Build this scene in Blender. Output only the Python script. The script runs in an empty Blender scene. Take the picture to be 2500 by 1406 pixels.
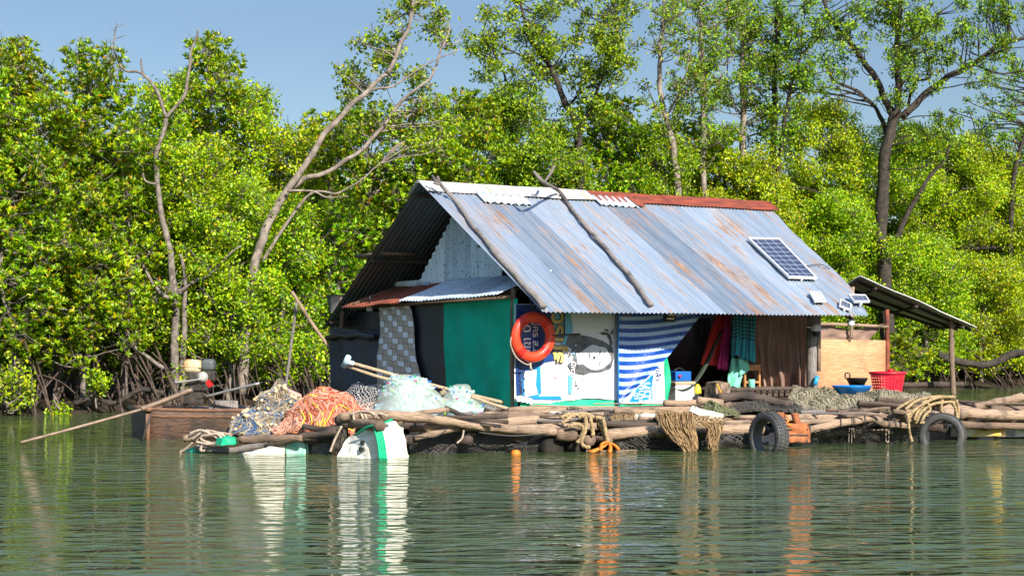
import bpy, math, random
import numpy as np
from mathutils import Vector, Matrix, noise
R = math.radians
SC = bpy.context.scene
COL = SC.collection
rng = np.random.default_rng(7)
random.seed(7)

# ------------------------------------------------------------ camera
F, CU, HV, H = 3850.0, 1250.0, 830.0, 1.47
cd = bpy.data.cameras.new("camera"); cam = bpy.data.objects.new("camera", cd); COL.objects.link(cam)
cam.location = (0, 0, H); cam.rotation_euler = (R(90), 0, 0)
cd.sensor_width = 36; cd.lens = F / 2500 * 36; cd.shift_y = (HV - 703) / 2500
cd.clip_start = 0.2; cd.clip_end = 3000
SC.camera = cam

# ------------------------------------------------------------ light
SUN_EL = R(34)
sd = Vector((0.49, -0.87, 0)).normalized()            # horizontal direction towards the sun
w = bpy.data.worlds.new("World"); SC.world = w; w.use_nodes = True
nt = w.node_tree; nt.nodes.clear()
sky = nt.nodes.new("ShaderNodeTexSky"); sky.sky_type = 'NISHITA'; sky.sun_disc = False
sky.sun_elevation = SUN_EL; sky.sun_rotation = math.atan2(sd.x, sd.y)
sky.air_density = 1.0; sky.dust_density = 0.6; sky.ozone_density = 2.5
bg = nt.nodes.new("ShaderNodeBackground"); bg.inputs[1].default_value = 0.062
wo = nt.nodes.new("ShaderNodeOutputWorld")
# extra brightness added to the upper, unseen sky to lift the shade
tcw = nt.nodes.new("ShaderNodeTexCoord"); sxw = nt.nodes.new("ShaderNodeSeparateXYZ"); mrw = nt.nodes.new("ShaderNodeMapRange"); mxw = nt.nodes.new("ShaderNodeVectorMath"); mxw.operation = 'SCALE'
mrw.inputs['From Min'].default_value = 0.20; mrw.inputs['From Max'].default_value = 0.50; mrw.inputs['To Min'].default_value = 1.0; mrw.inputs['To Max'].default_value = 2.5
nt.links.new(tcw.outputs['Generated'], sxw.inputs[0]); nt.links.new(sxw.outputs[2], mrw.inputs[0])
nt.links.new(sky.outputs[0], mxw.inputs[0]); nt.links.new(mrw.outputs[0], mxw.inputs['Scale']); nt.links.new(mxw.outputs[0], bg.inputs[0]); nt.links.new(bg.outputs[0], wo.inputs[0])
ld = bpy.data.lights.new("sun", 'SUN'); ld.energy = 5.0; ld.angle = R(0.5); ld.color = (1.0, 0.95, 0.86)
sun = bpy.data.objects.new("sun", ld); COL.objects.link(sun)
tos = Vector((sd.x * math.cos(SUN_EL), sd.y * math.cos(SUN_EL), math.sin(SUN_EL)))
sun.rotation_euler = tos.to_track_quat('Z', 'Y').to_euler(); sun.location = (8, -8, 12)
SC.view_settings.view_transform = 'Standard'; SC.view_settings.look = 'None'
SC.view_settings.exposure = 0.80; SC.view_settings.gamma = 1
SC.cycles.max_bounces = 8; SC.cycles.transparent_max_bounces = 16
SC.cycles.caustics_reflective = False; SC.cycles.caustics_refractive = False
SC.cycles.sample_clamp_indirect = 6

# ------------------------------------------------------------ photo-to-place helpers
def P(u, v, Y):
    return Vector(((u - CU) * Y / F, Y, H + (HV - v) * Y / F))
A0 = Vector((0.046, 22.2, 0)); E1 = Vector((0.8495, 0.5276, 0)); E2 = Vector((-0.5276, 0.8495, 0)); UP = Vector((0, 0, 1))
def HS(s, t, z): return A0 + E1 * s + E2 * t + UP * z
def PW(u, v, t=0.0):                                    # point on the plane parallel to the front wall
    k = (u - CU) / F; o = A0 + E2 * t
    s = (k * o.y - o.x) / (E1.x - k * E1.y)
    q = o + E1 * s
    return s, H + (HV - v) * q.y / F
def PG(u, v, s=0.0):                                    # point on the plane parallel to the gable wall
    k = (u - CU) / F; o = A0 + E1 * s
    t = (k * o.y - o.x) / (E2.x - k * E2.y)
    q = o + E2 * t
    return t, H + (HV - v) * q.y / F
def WW(u, v, t=0.0):
    s, z = PW(u, v, t); return HS(s, t, z)
def Yr(u):                                              # distance of the raft's front edge
    if u < 960: return 19.9 + (960 - u) * 0.0016
    k = (u - CU) / F; r = (k * 19.9 + 1.5) / (0.936 - 0.352 * k)
    return 19.9 + 0.352 * r
def PR(u, v, d=0.0): return P(u, v, Yr(u) + d)

# ------------------------------------------------------------ mesh builder
class MB:
    def __init__(s): s.v = []; s.f = []; s.uv = []
    def face(s, idx, uv=None):
        s.f.append(tuple(idx)); s.uv.append(uv if uv else [(0, 0)] * len(idx))
    def quad(s, a, b, c, d, uv=None):
        n = len(s.v); s.v += [Vector(a), Vector(b), Vector(c), Vector(d)]
        s.face((n, n+1, n+2, n+3), uv or [(0, 0), (1, 0), (1, 1), (0, 1)])
    def poly(s, pts):
        n = len(s.v); s.v += [Vector(p) for p in pts]; s.face(range(n, n+len(pts)))
    def box(s, c, size, ax=None):
        X, Y, Z = ax or (Vector((1,0,0)), Vector((0,1,0)), Vector((0,0,1)))
        c = Vector(c); a, b, h = size[0]/2, size[1]/2, size[2]/2
        n = len(s.v)
        for k in (-1, 1):
            for j in (-1, 1):
                for i in (-1, 1): s.v.append(c + X*a*i + Y*b*j + Z*h*k)
        q = [((0,1,3,2),size[0],size[1]),((4,6,7,5),size[1],size[0]),((0,4,5,1),size[2],size[0]),((2,3,7,6),size[0],size[2]),((0,2,6,4),size[1],size[2]),((1,5,7,3),size[2],size[1])]
        for f, p, r in q: s.face([n+i for i in f], [(0,0),(p,0),(p,r),(0,r)])
    def tube(s, pts, rad, n=8, cap=True, rough=0.0, flat=1.0, seed=0.0, twist=0.0):
        pts = [Vector(p) for p in pts]; m = len(pts)
        if not isinstance(rad, (list, tuple)): rad = [rad] * m
        base = len(s.v); L = 0; prev = None
        for i, p in enumerate(pts):
            d = (pts[min(i+1, m-1)] - pts[max(i-1, 0)])
            if d.length < 1e-9: d = Vector((0, 0, 1))
            d.normalize()
            if prev is None:
                ref = Vector((0, 0, 1)) if abs(d.z) < 0.9 else Vector((1, 0, 0))
                x = d.cross(ref).normalized()
            else:
                x = (prev - d * prev.dot(d)); x = x.normalized() if x.length > 1e-6 else d.orthogonal().normalized()
            prev = x; y = d.cross(x)
            if i: L += (p - pts[i-1]).length
            for k in range(n):
                a = 2*math.pi*k/n + twist * L
                r = rad[i]
                if rough: r *= 1 + rough * noise.noise(Vector((p.x*6+k*1.7+seed, p.y*6, p.z*6+seed)))
                s.v.append(p + x*math.cos(a)*r + y*math.sin(a)*r*flat)
        L = 0
        for i in range(m-1):
            l2 = L + (pts[i+1]-pts[i]).length
            for k in range(n):
                k2 = (k+1) % n
                s.face((base+i*n+k, base+i*n+k2, base+(i+1)*n+k2, base+(i+1)*n+k),
                       [(L, k/n), (L, (k+1)/n), (l2, (k+1)/n), (l2, k/n)])
            L = l2
        if cap and n > 2:
            s.face(list(range(base+n-1, base-1, -1)), [(0, 9+0.5)]*n)
            s.face(range(base+(m-1)*n, base+m*n), [(0, 9+0.5)]*n)
    def grid(s, fn, nu, nv, uvs=(1, 1)):
        base = len(s.v)
        for j in range(nv+1):
            for i in range(nu+1): s.v.append(Vector(fn(i/nu, j/nv)))
        for j in range(nv):
            for i in range(nu):
                a = base + j*(nu+1) + i
                s.face((a, a+1, a+nu+2, a+nu+1),
                       [(i/nu*uvs[0], j/nv*uvs[1]), ((i+1)/nu*uvs[0], j/nv*uvs[1]), ((i+1)/nu*uvs[0], (j+1)/nv*uvs[1]), (i/nu*uvs[0], (j+1)/nv*uvs[1])])
    def lathe(s, c, prof, n=24, ax=None, a0=0, a1=2*math.pi):
        X, Y, Z = ax or (Vector((1,0,0)), Vector((0,1,0)), Vector((0,0,1)))
        c = Vector(c); full = abs(a1-a0-2*math.pi) < 1e-6; base = len(s.v); nn = n if full else n+1
        for r, z in prof:
            for k in range(nn):
                a = a0 + (a1-a0)*k/n
                s.v.append(c + X*math.cos(a)*r + Y*math.sin(a)*r + Z*z)
        L = 0
        for i in range(len(prof)-1):
            l2 = L + math.hypot(prof[i+1][0]-prof[i][0], prof[i+1][1]-prof[i][1])
            for k in range(n):
                k2 = (k+1) % nn
                s.face((base+i*nn+k, base+i*nn+k2, base+(i+1)*nn+k2, base+(i+1)*nn+k),
                       [(k/n, L), ((k+1)/n, L), ((k+1)/n, l2), (k/n, l2)])
            L = l2
    def build(s, name, mat, parent=None, smooth=True, solid=0):
        if parent is not None: org = root_loc(parent)
        else:
            xs = [p.x for p in s.v]; ys = [p.y for p in s.v]; zs = [p.z for p in s.v]
            org = Vector(((min(xs)+max(xs))/2, (min(ys)+max(ys))/2, min(zs)))
        me = bpy.data.meshes.new(name)
        me.from_pydata([p - org for p in s.v], [], s.f)
        ul = me.uv_layers.new(name="UVMap")
        flat = [c for f in s.uv for q in f for c in q]
        ul.data.foreach_set("uv", flat)
        me.materials.append(mat)
        if smooth: me.polygons.foreach_set("use_smooth", [True]*len(me.polygons))
        me.update()
        o = bpy.data.objects.new(name, me); COL.objects.link(o)
        if parent is not None: o.parent = parent
        else: o.location = org
        if solid:
            md = o.modifiers.new("solid", 'SOLIDIFY'); md.thickness = solid; md.offset = 0
        return o
def root_loc(o):
    while o.parent is not None: o = o.parent
    return Vector(o.location)
def tag(o, label, cat, group=None, kind=None):
    if label: o["label"] = label
    if cat: o["category"] = cat
    if group: o["group"] = group
    if kind: o["kind"] = kind
    return o
def thing(name, loc, label, cat, group=None):
    o = bpy.data.objects.new(name, None); COL.objects.link(o); o.location = loc; o.empty_display_size = 0.2
    return tag(o, label, cat, group)
def struct(o): o["kind"] = "structure"; return o
def wob(p, a, f=1.0, s=0.0):
    return Vector((noise.noise(p*f+Vector((s,0,0))), noise.noise(p*f+Vector((0,s+9,0))), noise.noise(p*f+Vector((0,5,s+17)))))*a
def smoothpath(pts, per=5, jit=0.0, seed=0.0):
    pts = [Vector(p) for p in pts]; out = []
    n = len(pts)
    for i in range(n-1):
        p0, p1, p2, p3 = pts[max(i-1,0)], pts[i], pts[i+1], pts[min(i+2,n-1)]
        for k in range(per):
            t = k/per
            q = 0.5*((2*p1)+(p2-p0)*t+(2*p0-5*p1+4*p2-p3)*t*t+(3*p1-p0-3*p2+p3)*t*t*t)
            if jit: q = q + wob(q, jit, 2.3, seed)
            out.append(q)
    out.append(pts[-1])
    return out

# ------------------------------------------------------------ materials
def newmat(name):
    m = bpy.data.materials.new(name); m.use_nodes = True
    nt = m.node_tree; b = nt.nodes["Principled BSDF"]
    return m, nt, b
def N(nt, t, **kw):
    n = nt.nodes.new(t)
    for k, v in kw.items(): setattr(n, k, v)
    return n
def ramp(nt, stops, fac=None, interp='LINEAR'):
    r = N(nt, "ShaderNodeValToRGB"); r.color_ramp.interpolation = interp
    el = r.color_ramp.elements
    while len(el) < len(stops): el.new(0.5)
    for e, (p, c) in zip(el, stops):
        e.position = p; e.color = (c[0], c[1], c[2], 1) if hasattr(c, '__len__') else (c, c, c, 1)
    if fac is not None: nt.links.new(fac, r.inputs[0])
    return r
def nz(nt, vec, scale, detail=4, rough=0.55, dist=0):
    n = N(nt, "ShaderNodeTexNoise"); n.inputs["Scale"].default_value = scale
    n.inputs["Detail"].default_value = detail; n.inputs["Roughness"].default_value = rough; n.inputs["Distortion"].default_value = dist
    if vec is not None: nt.links.new(vec, n.inputs["Vector"])
    return n.outputs["Fac"]
def coords(nt, kind="Object", sc=(1, 1, 1), loc=(0, 0, 0)):
    t = N(nt, "ShaderNodeTexCoord"); m = N(nt, "ShaderNodeMapping")
    m.inputs["Scale"].default_value = sc; m.inputs["Location"].default_value = loc
    nt.links.new(t.outputs[kind], m.inputs[0]); return m.outputs[0]
def mathn(nt, op, a, b=None, c=None):
    n = N(nt, "ShaderNodeMath", operation=op)
    for i, x in enumerate((a, b, c)):
        if x is None: continue
        if isinstance(x, (int, float)): n.inputs[i].default_value = x
        else: nt.links.new(x, n.inputs[i])
    return n.outputs[0]
def mix(nt, fac, a, b):
    n = N(nt, "ShaderNodeMix", data_type='RGBA')
    for i, x in ((0, fac), (6, a), (7, b)):
        if isinstance(x, (int, float)): n.inputs[i].default_value = x
        elif isinstance(x, tuple): n.inputs[i].default_value = (*x, 1)
        else: nt.links.new(x, n.inputs[i])
    return n.outputs[2]
def bump(nt, b, h, strength=0.4, dist=0.02):
    n = N(nt, "ShaderNodeBump"); n.inputs["Strength"].default_value = strength; n.inputs["Distance"].default_value = dist
    nt.links.new(h, n.inputs["Height"]); nt.links.new(n.outputs[0], b.inputs["Normal"])
def M(name, c, c2=None, rough=0.6, metal=0.0, vs=5.0, bs=0, bd=0.01, kind="Object", sc=(1,1,1), spec=0.5, lo=0.35, hi=0.65, trans=0.0, alpha=1.0):
    m, nt, b = newmat(name)
    if c2 is None: c2 = tuple(x*0.7 for x in c)
    v = coords(nt, kind, sc)
    f = nz(nt, v, vs)
    r = ramp(nt, [(lo, c), (hi, c2)], f)
    nt.links.new(r.outputs[0], b.inputs["Base Color"])
    b.inputs["Roughness"].default_value = rough; b.inputs["Metallic"].default_value = metal
    b.inputs["Specular IOR Level"].default_value = spec; b.inputs["Alpha"].default_value = alpha
    if bs: bump(nt, b, nz(nt, v, bs, 5), 0.6, bd)
    if trans:
        t = N(nt, "ShaderNodeBsdfTranslucent"); nt.links.new(r.outputs[0], t.inputs[0])
        mx = N(nt, "ShaderNodeMixShader"); mx.inputs[0].default_value = trans
        nt.links.new(b.outputs[0], mx.inputs[1]); nt.links.new(t.outputs[0], mx.inputs[2])
        nt.links.new(mx.outputs[0], nt.nodes["Material Output"].inputs[0])
    return m
def wood(name, c, c2, c3=None, rough=0.85):
    m, nt, b = newmat(name)
    v = coords(nt, "UV", (2.2, 9, 1))
    o = coords(nt, "Object")
    f = nz(nt, v, 3.0, 6, 0.65, 0.4)
    r = ramp(nt, [(0.3, c2), (0.48, c), (0.7, tuple(min(1, x*1.35) for x in c))], f)
    g = nz(nt, o, 2.3, 3)
    c3 = c3 or tuple(x*0.35 for x in c2)
    rr = ramp(nt, [(0.52, 0), (0.68, 0.8)], g)
    nt.links.new(mix(nt, rr.outputs[0], r.outputs[0], c3), b.inputs["Base Color"])
    b.inputs["Roughness"].default_value = rough
    bump(nt, b, f, 1.0, 0.022)
    return m
def leafmat(name, cols, trans=0.38, rough=0.38):
    m, nt, b = newmat(name)
    g = N(nt, "ShaderNodeNewGeometry")
    r = ramp(nt, cols, g.outputs["Random Per Island"], 'LINEAR')
    cl = nz(nt, coords(nt), 0.9, 2)
    hv = N(nt, "ShaderNodeHueSaturation"); nt.links.new(r.outputs[0], hv.inputs["Color"])
    oi = N(nt, "ShaderNodeObjectInfo"); nt.links.new(mathn(nt, "ADD", 0.482, mathn(nt, "MULTIPLY", oi.outputs["Random"], 0.030)), hv.inputs["Hue"])
    vr = ramp(nt, [(0.35, 0.7), (0.65, 1.2)], cl); nt.links.new(vr.outputs[0], hv.inputs["Value"])
    nt.links.new(hv.outputs[0], b.inputs["Base Color"])
    b.inputs["Roughness"].default_value = rough; b.inputs["Specular IOR Level"].default_value = 0.45
    t = N(nt, "ShaderNodeBsdfTranslucent"); nt.links.new(hv.outputs[0], t.inputs[0])
    mx = N(nt, "ShaderNodeMixShader"); mx.inputs[0].default_value = trans
    nt.links.new(b.outputs[0], mx.inputs[1]); nt.links.new(t.outputs[0], mx.inputs[2])
    nt.links.new(mx.outputs[0], nt.nodes["Material Output"].inputs[0])
    return m
def netmat(name, c, c2, cells, wid=0.16, fill=0.0):
    """netting: knotted square mesh, open between the twine"""
    m, nt, b = newmat(name)
    u = coords(nt, "UV", (cells, cells, 1))
    w_ = nz(nt, coords(nt), 5, 3)
    d = N(nt, "ShaderNodeVectorMath", operation='ADD')
    cmb = N(nt, "ShaderNodeCombineXYZ"); k = mathn(nt, 'MULTIPLY', w_, 2.5)
    nt.links.new(k, cmb.inputs[0]); nt.links.new(k, cmb.inputs[1])
    nt.links.new(u, d.inputs[0]); nt.links.new(cmb.outputs[0], d.inputs[1])
    sp = N(nt, "ShaderNodeSeparateXYZ"); nt.links.new(d.outputs[0], sp.inputs[0])
    a = mathn(nt, 'LESS_THAN', mathn(nt, 'FRACT', mathn(nt, 'ADD', sp.outputs[0], sp.outputs[1])), wid)
    bb = mathn(nt, 'LESS_THAN', mathn(nt, 'FRACT', mathn(nt, 'ADD', mathn(nt, 'SUBTRACT', sp.outputs[0], sp.outputs[1]), 50)), wid)
    al = mathn(nt, 'MAXIMUM', a, bb)
    if fill: al = mathn(nt, 'MAXIMUM', al, fill)
    nt.links.new(al, b.inputs["Alpha"])
    r = ramp(nt, [(0.35, c), (0.65, c2)], nz(nt, coords(nt), 6))
    nt.links.new(r.outputs[0], b.inputs["Base Color"]); b.inputs["Roughness"].default_value = 0.8
    return m
def galv(name, base, dark, rustamt=0.5, per=0.8, rust=(0.33, 0.09, 0.025), metal=0.55, rough=0.42, sheets=True, spots=False):
    """corrugated iron: u across the sheets in metres, v down the slope in metres"""
    m, nt, b = newmat(name)
    t = N(nt, "ShaderNodeTexCoord"); sp = N(nt, "ShaderNodeSeparateXYZ"); nt.links.new(t.outputs["UV"], sp.inputs[0])
    wn = N(nt, "ShaderNodeTexWhiteNoise", noise_dimensions='1D')
    nt.links.new(mathn(nt, 'FLOOR', mathn(nt, 'DIVIDE', sp.outputs[0], per)), wn.inputs["W"])
    st = coords(nt, "UV", (9, 0.5, 1)); f1 = nz(nt, st, 1.6, 6, 0.65)
    tone = mathn(nt, 'ADD', mathn(nt, 'MULTIPLY', wn.outputs["Value"], 0.35), mathn(nt, 'MULTIPLY', f1, 0.75))
    col = ramp(nt, [(0.25, dark), (0.75, base)], tone).outputs[0]
    ru = coords(nt, "UV", (8.5, 0.30, 1), (3, 1, 0)); f2 = nz(nt, ru, 1.3, 6, 0.68, 0.1)
    th = 0.72 - 0.28*rustamt
    mask = ramp(nt, [(th, 0), (th+0.07, 0.85)], f2).outputs[0]
    brk = ramp(nt, [(0.38, 0), (0.60, 1)], nz(nt, coords(nt, "UV", (0.8, 0.4, 1)), 1.6, 4)).outputs[0]
    mask = mathn(nt, 'MULTIPLY', mask, brk)
    rc = ramp(nt, [(0.3, tuple(x*0.45 for x in rust)), (0.6, rust), (0.8, (min(1, rust[0]*1.7), rust[1]*2.2, rust[2]*2))], nz(nt, coords(nt, "UV", (6, 1.5, 1)), 2.5, 5)).outputs[0]
    col = mix(nt, mask, col, rc)
    if spots:
        sp2 = ramp(nt, [(0.60, 0), (0.66, 0.9)], nz(nt, coords(nt, "UV", (6, 3, 1)), 7, 4)).outputs[0]
        col = mix(nt, sp2, col, (0.02, 0.025, 0.025))
    nt.links.new(col, b.inputs["Base Color"])
    nt.links.new(mathn(nt, 'MULTIPLY', mathn(nt, 'SUBTRACT', 1, mask), metal), b.inputs["Metallic"])
    nt.links.new(ramp(nt, [(0, rough), (1, 0.9)], mask).outputs[0], b.inputs["Roughness"])
    bump(nt, b, nz(nt, coords(nt, "UV", (3, 1, 1)), 6, 4), 0.25, 0.01)
    return m
# ------------------------------------------------------------ water, bank
def make_water():
    m, nt, b = newmat("water")
    v = coords(nt, "Object", (0.55, 1.5, 1))
    f1 = nz(nt, v, 0.9, 2, 0.5, 0.3); f2 = nz(nt, coords(nt, "Object", (0.8, 2.0, 1), (5, 3, 0)), 5.5, 2, 0.5, 0.2); fm = nz(nt, coords(nt, "Object", (0.9, 2.6, 1), (1, 7, 0)), 1.9, 2, 0.5, 0.5)
    pt = ramp(nt, [(0.35, 0.35), (0.62, 1.0)], nz(nt, coords(nt, "Object", (0.12, 0.35, 1), (2, 1, 0)), 1.0, 3)).outputs[0]
    f3 = nz(nt, coords(nt, "Object", (1, 1, 1), (9, 3, 0)), 0.35, 2)
    sy = N(nt, 'ShaderNodeSeparateXYZ'); nt.links.new(coords(nt), sy.inputs[0])
    mr = N(nt, 'ShaderNodeMapRange'); mr.inputs['From Min'].default_value = -178 ; mr.inputs['From Max'].default_value = -163; mr.inputs['To Min'].default_value = 3.6; mr.inputs['To Max'].default_value = 0.9
    nt.links.new(sy.outputs[1], mr.inputs['Value']); pt = mathn(nt, 'MULTIPLY', pt, mr.outputs[0])
    h = mathn(nt, 'MULTIPLY', pt, mathn(nt, 'ADD', mathn(nt, 'MULTIPLY', f1, 0.040), mathn(nt, 'ADD', mathn(nt, 'ADD', mathn(nt, 'MULTIPLY', fm, 0.030), mathn(nt, 'MULTIPLY', mathn(nt, 'POWER', fm, 5), 0.16)), mathn(nt, 'MULTIPLY', f2, 0.006))))
    c = ramp(nt, [(0.35, (0.046, 0.070, 0.024)), (0.7, (0.062, 0.084, 0.034))], f3)
    nt.links.new(c.outputs[0], b.inputs["Base Color"])
    b.inputs["Roughness"].default_value = 0.03; b.inputs["IOR"].default_value = 1.33
    bump(nt, b, h, 1.0, 1.0)
    q = MB(); q.quad((-260, -30, 0), (260, -30, 0), (260, 400, 0), (-260, 400, 0))
    o = q.build("water", m, smooth=False); struct(o)
    return o
make_water()
def ybank(u): return 5660 / (185 - 70*u/2500)
def xbank(u): return (u-CU)/F*ybank(u)
M_mud = M("mud", (0.05, 0.038, 0.026), (0.02, 0.016, 0.011), 0.9, vs=1.5, bs=6, bd=0.05, spec=0.05)
def make_bank():
    q = MB()
    us = [-2600 + i*100 for i in range(75)]
    def fn(a, bb):
        u = -2600 + a*7400
        uu = max(-1400, min(3900, u))
        Y = ybank(uu); X = (u-CU)/F*Y
        d = [0, 0.25, 0.7, 1.5, 3, 6, 12, 30, 90, 250][int(round(bb*9))]
        z = [-0.25, 0.02, 0.10, 0.2, 0.3, 0.4, 0.5, 0.6, 0.8, 1.0][int(round(bb*9))]
        nn = noise.noise(Vector((X*0.8, d, 0)))
        return (X*(1+d/Y) , Y + d + nn*0.35*(d < 5), z + (noise.noise(Vector((X*2, d*2, 3)))*0.08 if d > 0 else 0))
    q.grid(fn, 150, 9, (200, 20))
    o = q.build("muddy_bank", M_mud); struct(o)
make_bank()

# ------------------------------------------------------------ trees
LA = leafmat("broad_leaf", [(0.0, (0.07, 0.20, 0.006)), (0.3, (0.18, 0.38, 0.006)), (0.7, (0.38, 0.56, 0.006)), (0.93, (0.58, 0.60, 0.010)), (0.975, (0.55, 0.36, 0.01)), (1.0, (0.5, 0.16, 0.01))])
LB = leafmat("small_leaf", [(0.0, (0.09, 0.24, 0.006)), (0.35, (0.32, 0.50, 0.006)), (0.75, (0.48, 0.64, 0.008)), (0.97, (0.70, 0.66, 0.02)), (1.0, (0.5, 0.3, 0.01))], 0.42)
LC = leafmat("tall_tree_leaf", [(0.0, (0.06, 0.18, 0.007)), (0.4, (0.22, 0.40, 0.007)), (0.8, (0.40, 0.55, 0.010)), (0.97, (0.34, 0.42, 0.02)), (1.0, (0.45, 0.25, 0.01))], 0.40)
M_bark = M("grey_bark", (0.24, 0.20, 0.165), (0.09, 0.07, 0.055), 0.9, vs=9, bs=30, bd=0.02)
M_barkd = M("dark_bark", (0.062, 0.046, 0.034), (0.022, 0.017, 0.014), 0.95, vs=7, bs=22, bd=0.03)
M_barkl = M("pale_bark", (0.32, 0.26, 0.21), (0.15, 0.115, 0.09), 0.9, vs=7, bs=30, bd=0.02)
M_root = M("root_bark", (0.10, 0.064, 0.044), (0.025, 0.018, 0.014), 0.9, vs=6, bs=20)

def unit(n):
    a = rng.normal(size=(n, 3)); return a/np.linalg.norm(a, axis=1, keepdims=True)
def leaf_arrays(c, ax, nr, L, W):
    sd_ = np.cross(ax, nr); sd_ /= np.linalg.norm(sd_, axis=1, keepdims=True)+1e-9
    nr = np.cross(sd_, ax)
    L = L[:, None]; W = W[:, None]
    fold = W*0.28; droop = nr*L*-0.08
    v = np.stack([c, c+ax*L*.35+sd_*W*.5+nr*fold, c+ax*L*.75+sd_*W*.36+nr*fold*.8, c+ax*L+droop,
                  c+ax*L*.75-sd_*W*.36+nr*fold*.8, c+ax*L*.35-sd_*W*.5+nr*fold], 1)
    return v
def clump(kind, c, r, n):
    """leaf sprays through the outer part of one branch end"""
    c = np.array(c)
    if kind == 'A':
        k = max(3, n//7)
        u = unit(k); rad = r*(0.45+0.6*rng.random(k)**0.6)
        p = c + u*rad[:, None]*np.array([1, 1, 0.8])
        d = u*0.5 + np.array([0, 0, 0.75]) + rng.normal(size=(k, 3))*0.25
        d /= np.linalg.norm(d, axis=1, keepdims=True)
        t = np.cross(d, unit(k)); t /= np.linalg.norm(t, axis=1, keepdims=True); bt = np.cross(d, t)
        vs = []
        for j in range(7):
            az = 2*math.pi*j/7 + rng.random(k)*0.6; ti = 0.35 + rng.random(k)*0.75
            pr = t*np.cos(az)[:, None] + bt*np.sin(az)[:, None]
            ax = d*np.cos(ti)[:, None] + pr*np.sin(ti)[:, None]
            nr = d*np.sin(ti)[:, None] - pr*np.cos(ti)[:, None]
            vs.append(leaf_arrays(p, ax, nr, 0.10+0.06*rng.random(k), 0.038+0.016*rng.random(k)))
        return np.concatenate(vs)
    u = unit(n); rad = r*(0.25+0.8*rng.random(n)**0.55)
    p = c + u*rad[:, None]*np.array([1, 1, 0.85])
    # gather the leaves on short twigs
    tw = p[rng.integers(0, n, n)]
    g = rng.random(n) < 0.7
    m = max(2, n//9); tc = p[:m]; idx = rng.integers(0, m, n)
    p = np.where(g[:, None], tc[idx] + rng.normal(size=(n, 3))*np.array([0.09, 0.09, 0.07]), p)
    ax = unit(n) + np.array([0, 0, 0.35]); ax /= np.linalg.norm(ax, axis=1, keepdims=True)
    nr = unit(n) + np.array([0, -0.25, 0.7]); 
    s = 1.0 if kind == 'B' else 1.12
    return leaf_arrays(p, ax, nr, s*(0.065+0.035*rng.random(n)), s*(0.040+0.02*rng.random(n)))
def leaf_mesh(name, va, mat, parent, solo=None):
    org = np.array(root_loc(parent)); n = len(va)
    me = bpy.data.meshes.new(name)
    me.vertices.add(n*6); me.vertices.foreach_set("co", (va-org).reshape(-1).astype(np.float32))
    me.loops.add(n*8); me.polygons.add(n*2)
    b = (np.arange(n)*6)[:, None]
    me.loops.foreach_set("vertex_index", np.concatenate([b+0, b+1, b+2, b+3, b+0, b+3, b+4, b+5], 1).reshape(-1).astype(np.int32))
    me.polygons.foreach_set("loop_start", (np.arange(n*2)*4).astype(np.int32))
    me.polygons.foreach_set("loop_total", np.full(n*2, 4, np.int32))
    me.materials.append(mat); me.update(calc_edges=True)
    o = bpy.data.objects.new(name, me); COL.objects.link(o); o.parent = parent
    return o
def px_path(pts, Y, dy=None):
    return [P(u, v, Y if dy is None else Y+dy[i]) for i, (u, v) in enumerate(pts)]
def auto_clumps(u, vtop, hw, Y, vbot=850, depth=1.4, r=0.5, dens=1.0, top=0.45):
    out = []; ppm = F/Y
    hh = (vbot-vtop)/ppm; ww = 2*hw/ppm
    n = int(hh*ww/(r*r)*0.95*dens)
    for i in range(n):
        f = (i+random.random())/n
        wf = min(1, top+(1-top)*min(1, f*3.2)**0.6)
        uu = u + random.uniform(-1, 1)*hw*wf
        vv = vtop + r*0.7*ppm + f*(vbot-vtop-r*ppm)
        yy = Y + random.uniform(-0.5, 1.0)*depth
        p = P(uu, vv, yy); out.append((p.x, p.y, p.z, r*random.uniform(0.65, 1.15)))
    return out
LEAFN = [0]
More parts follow.
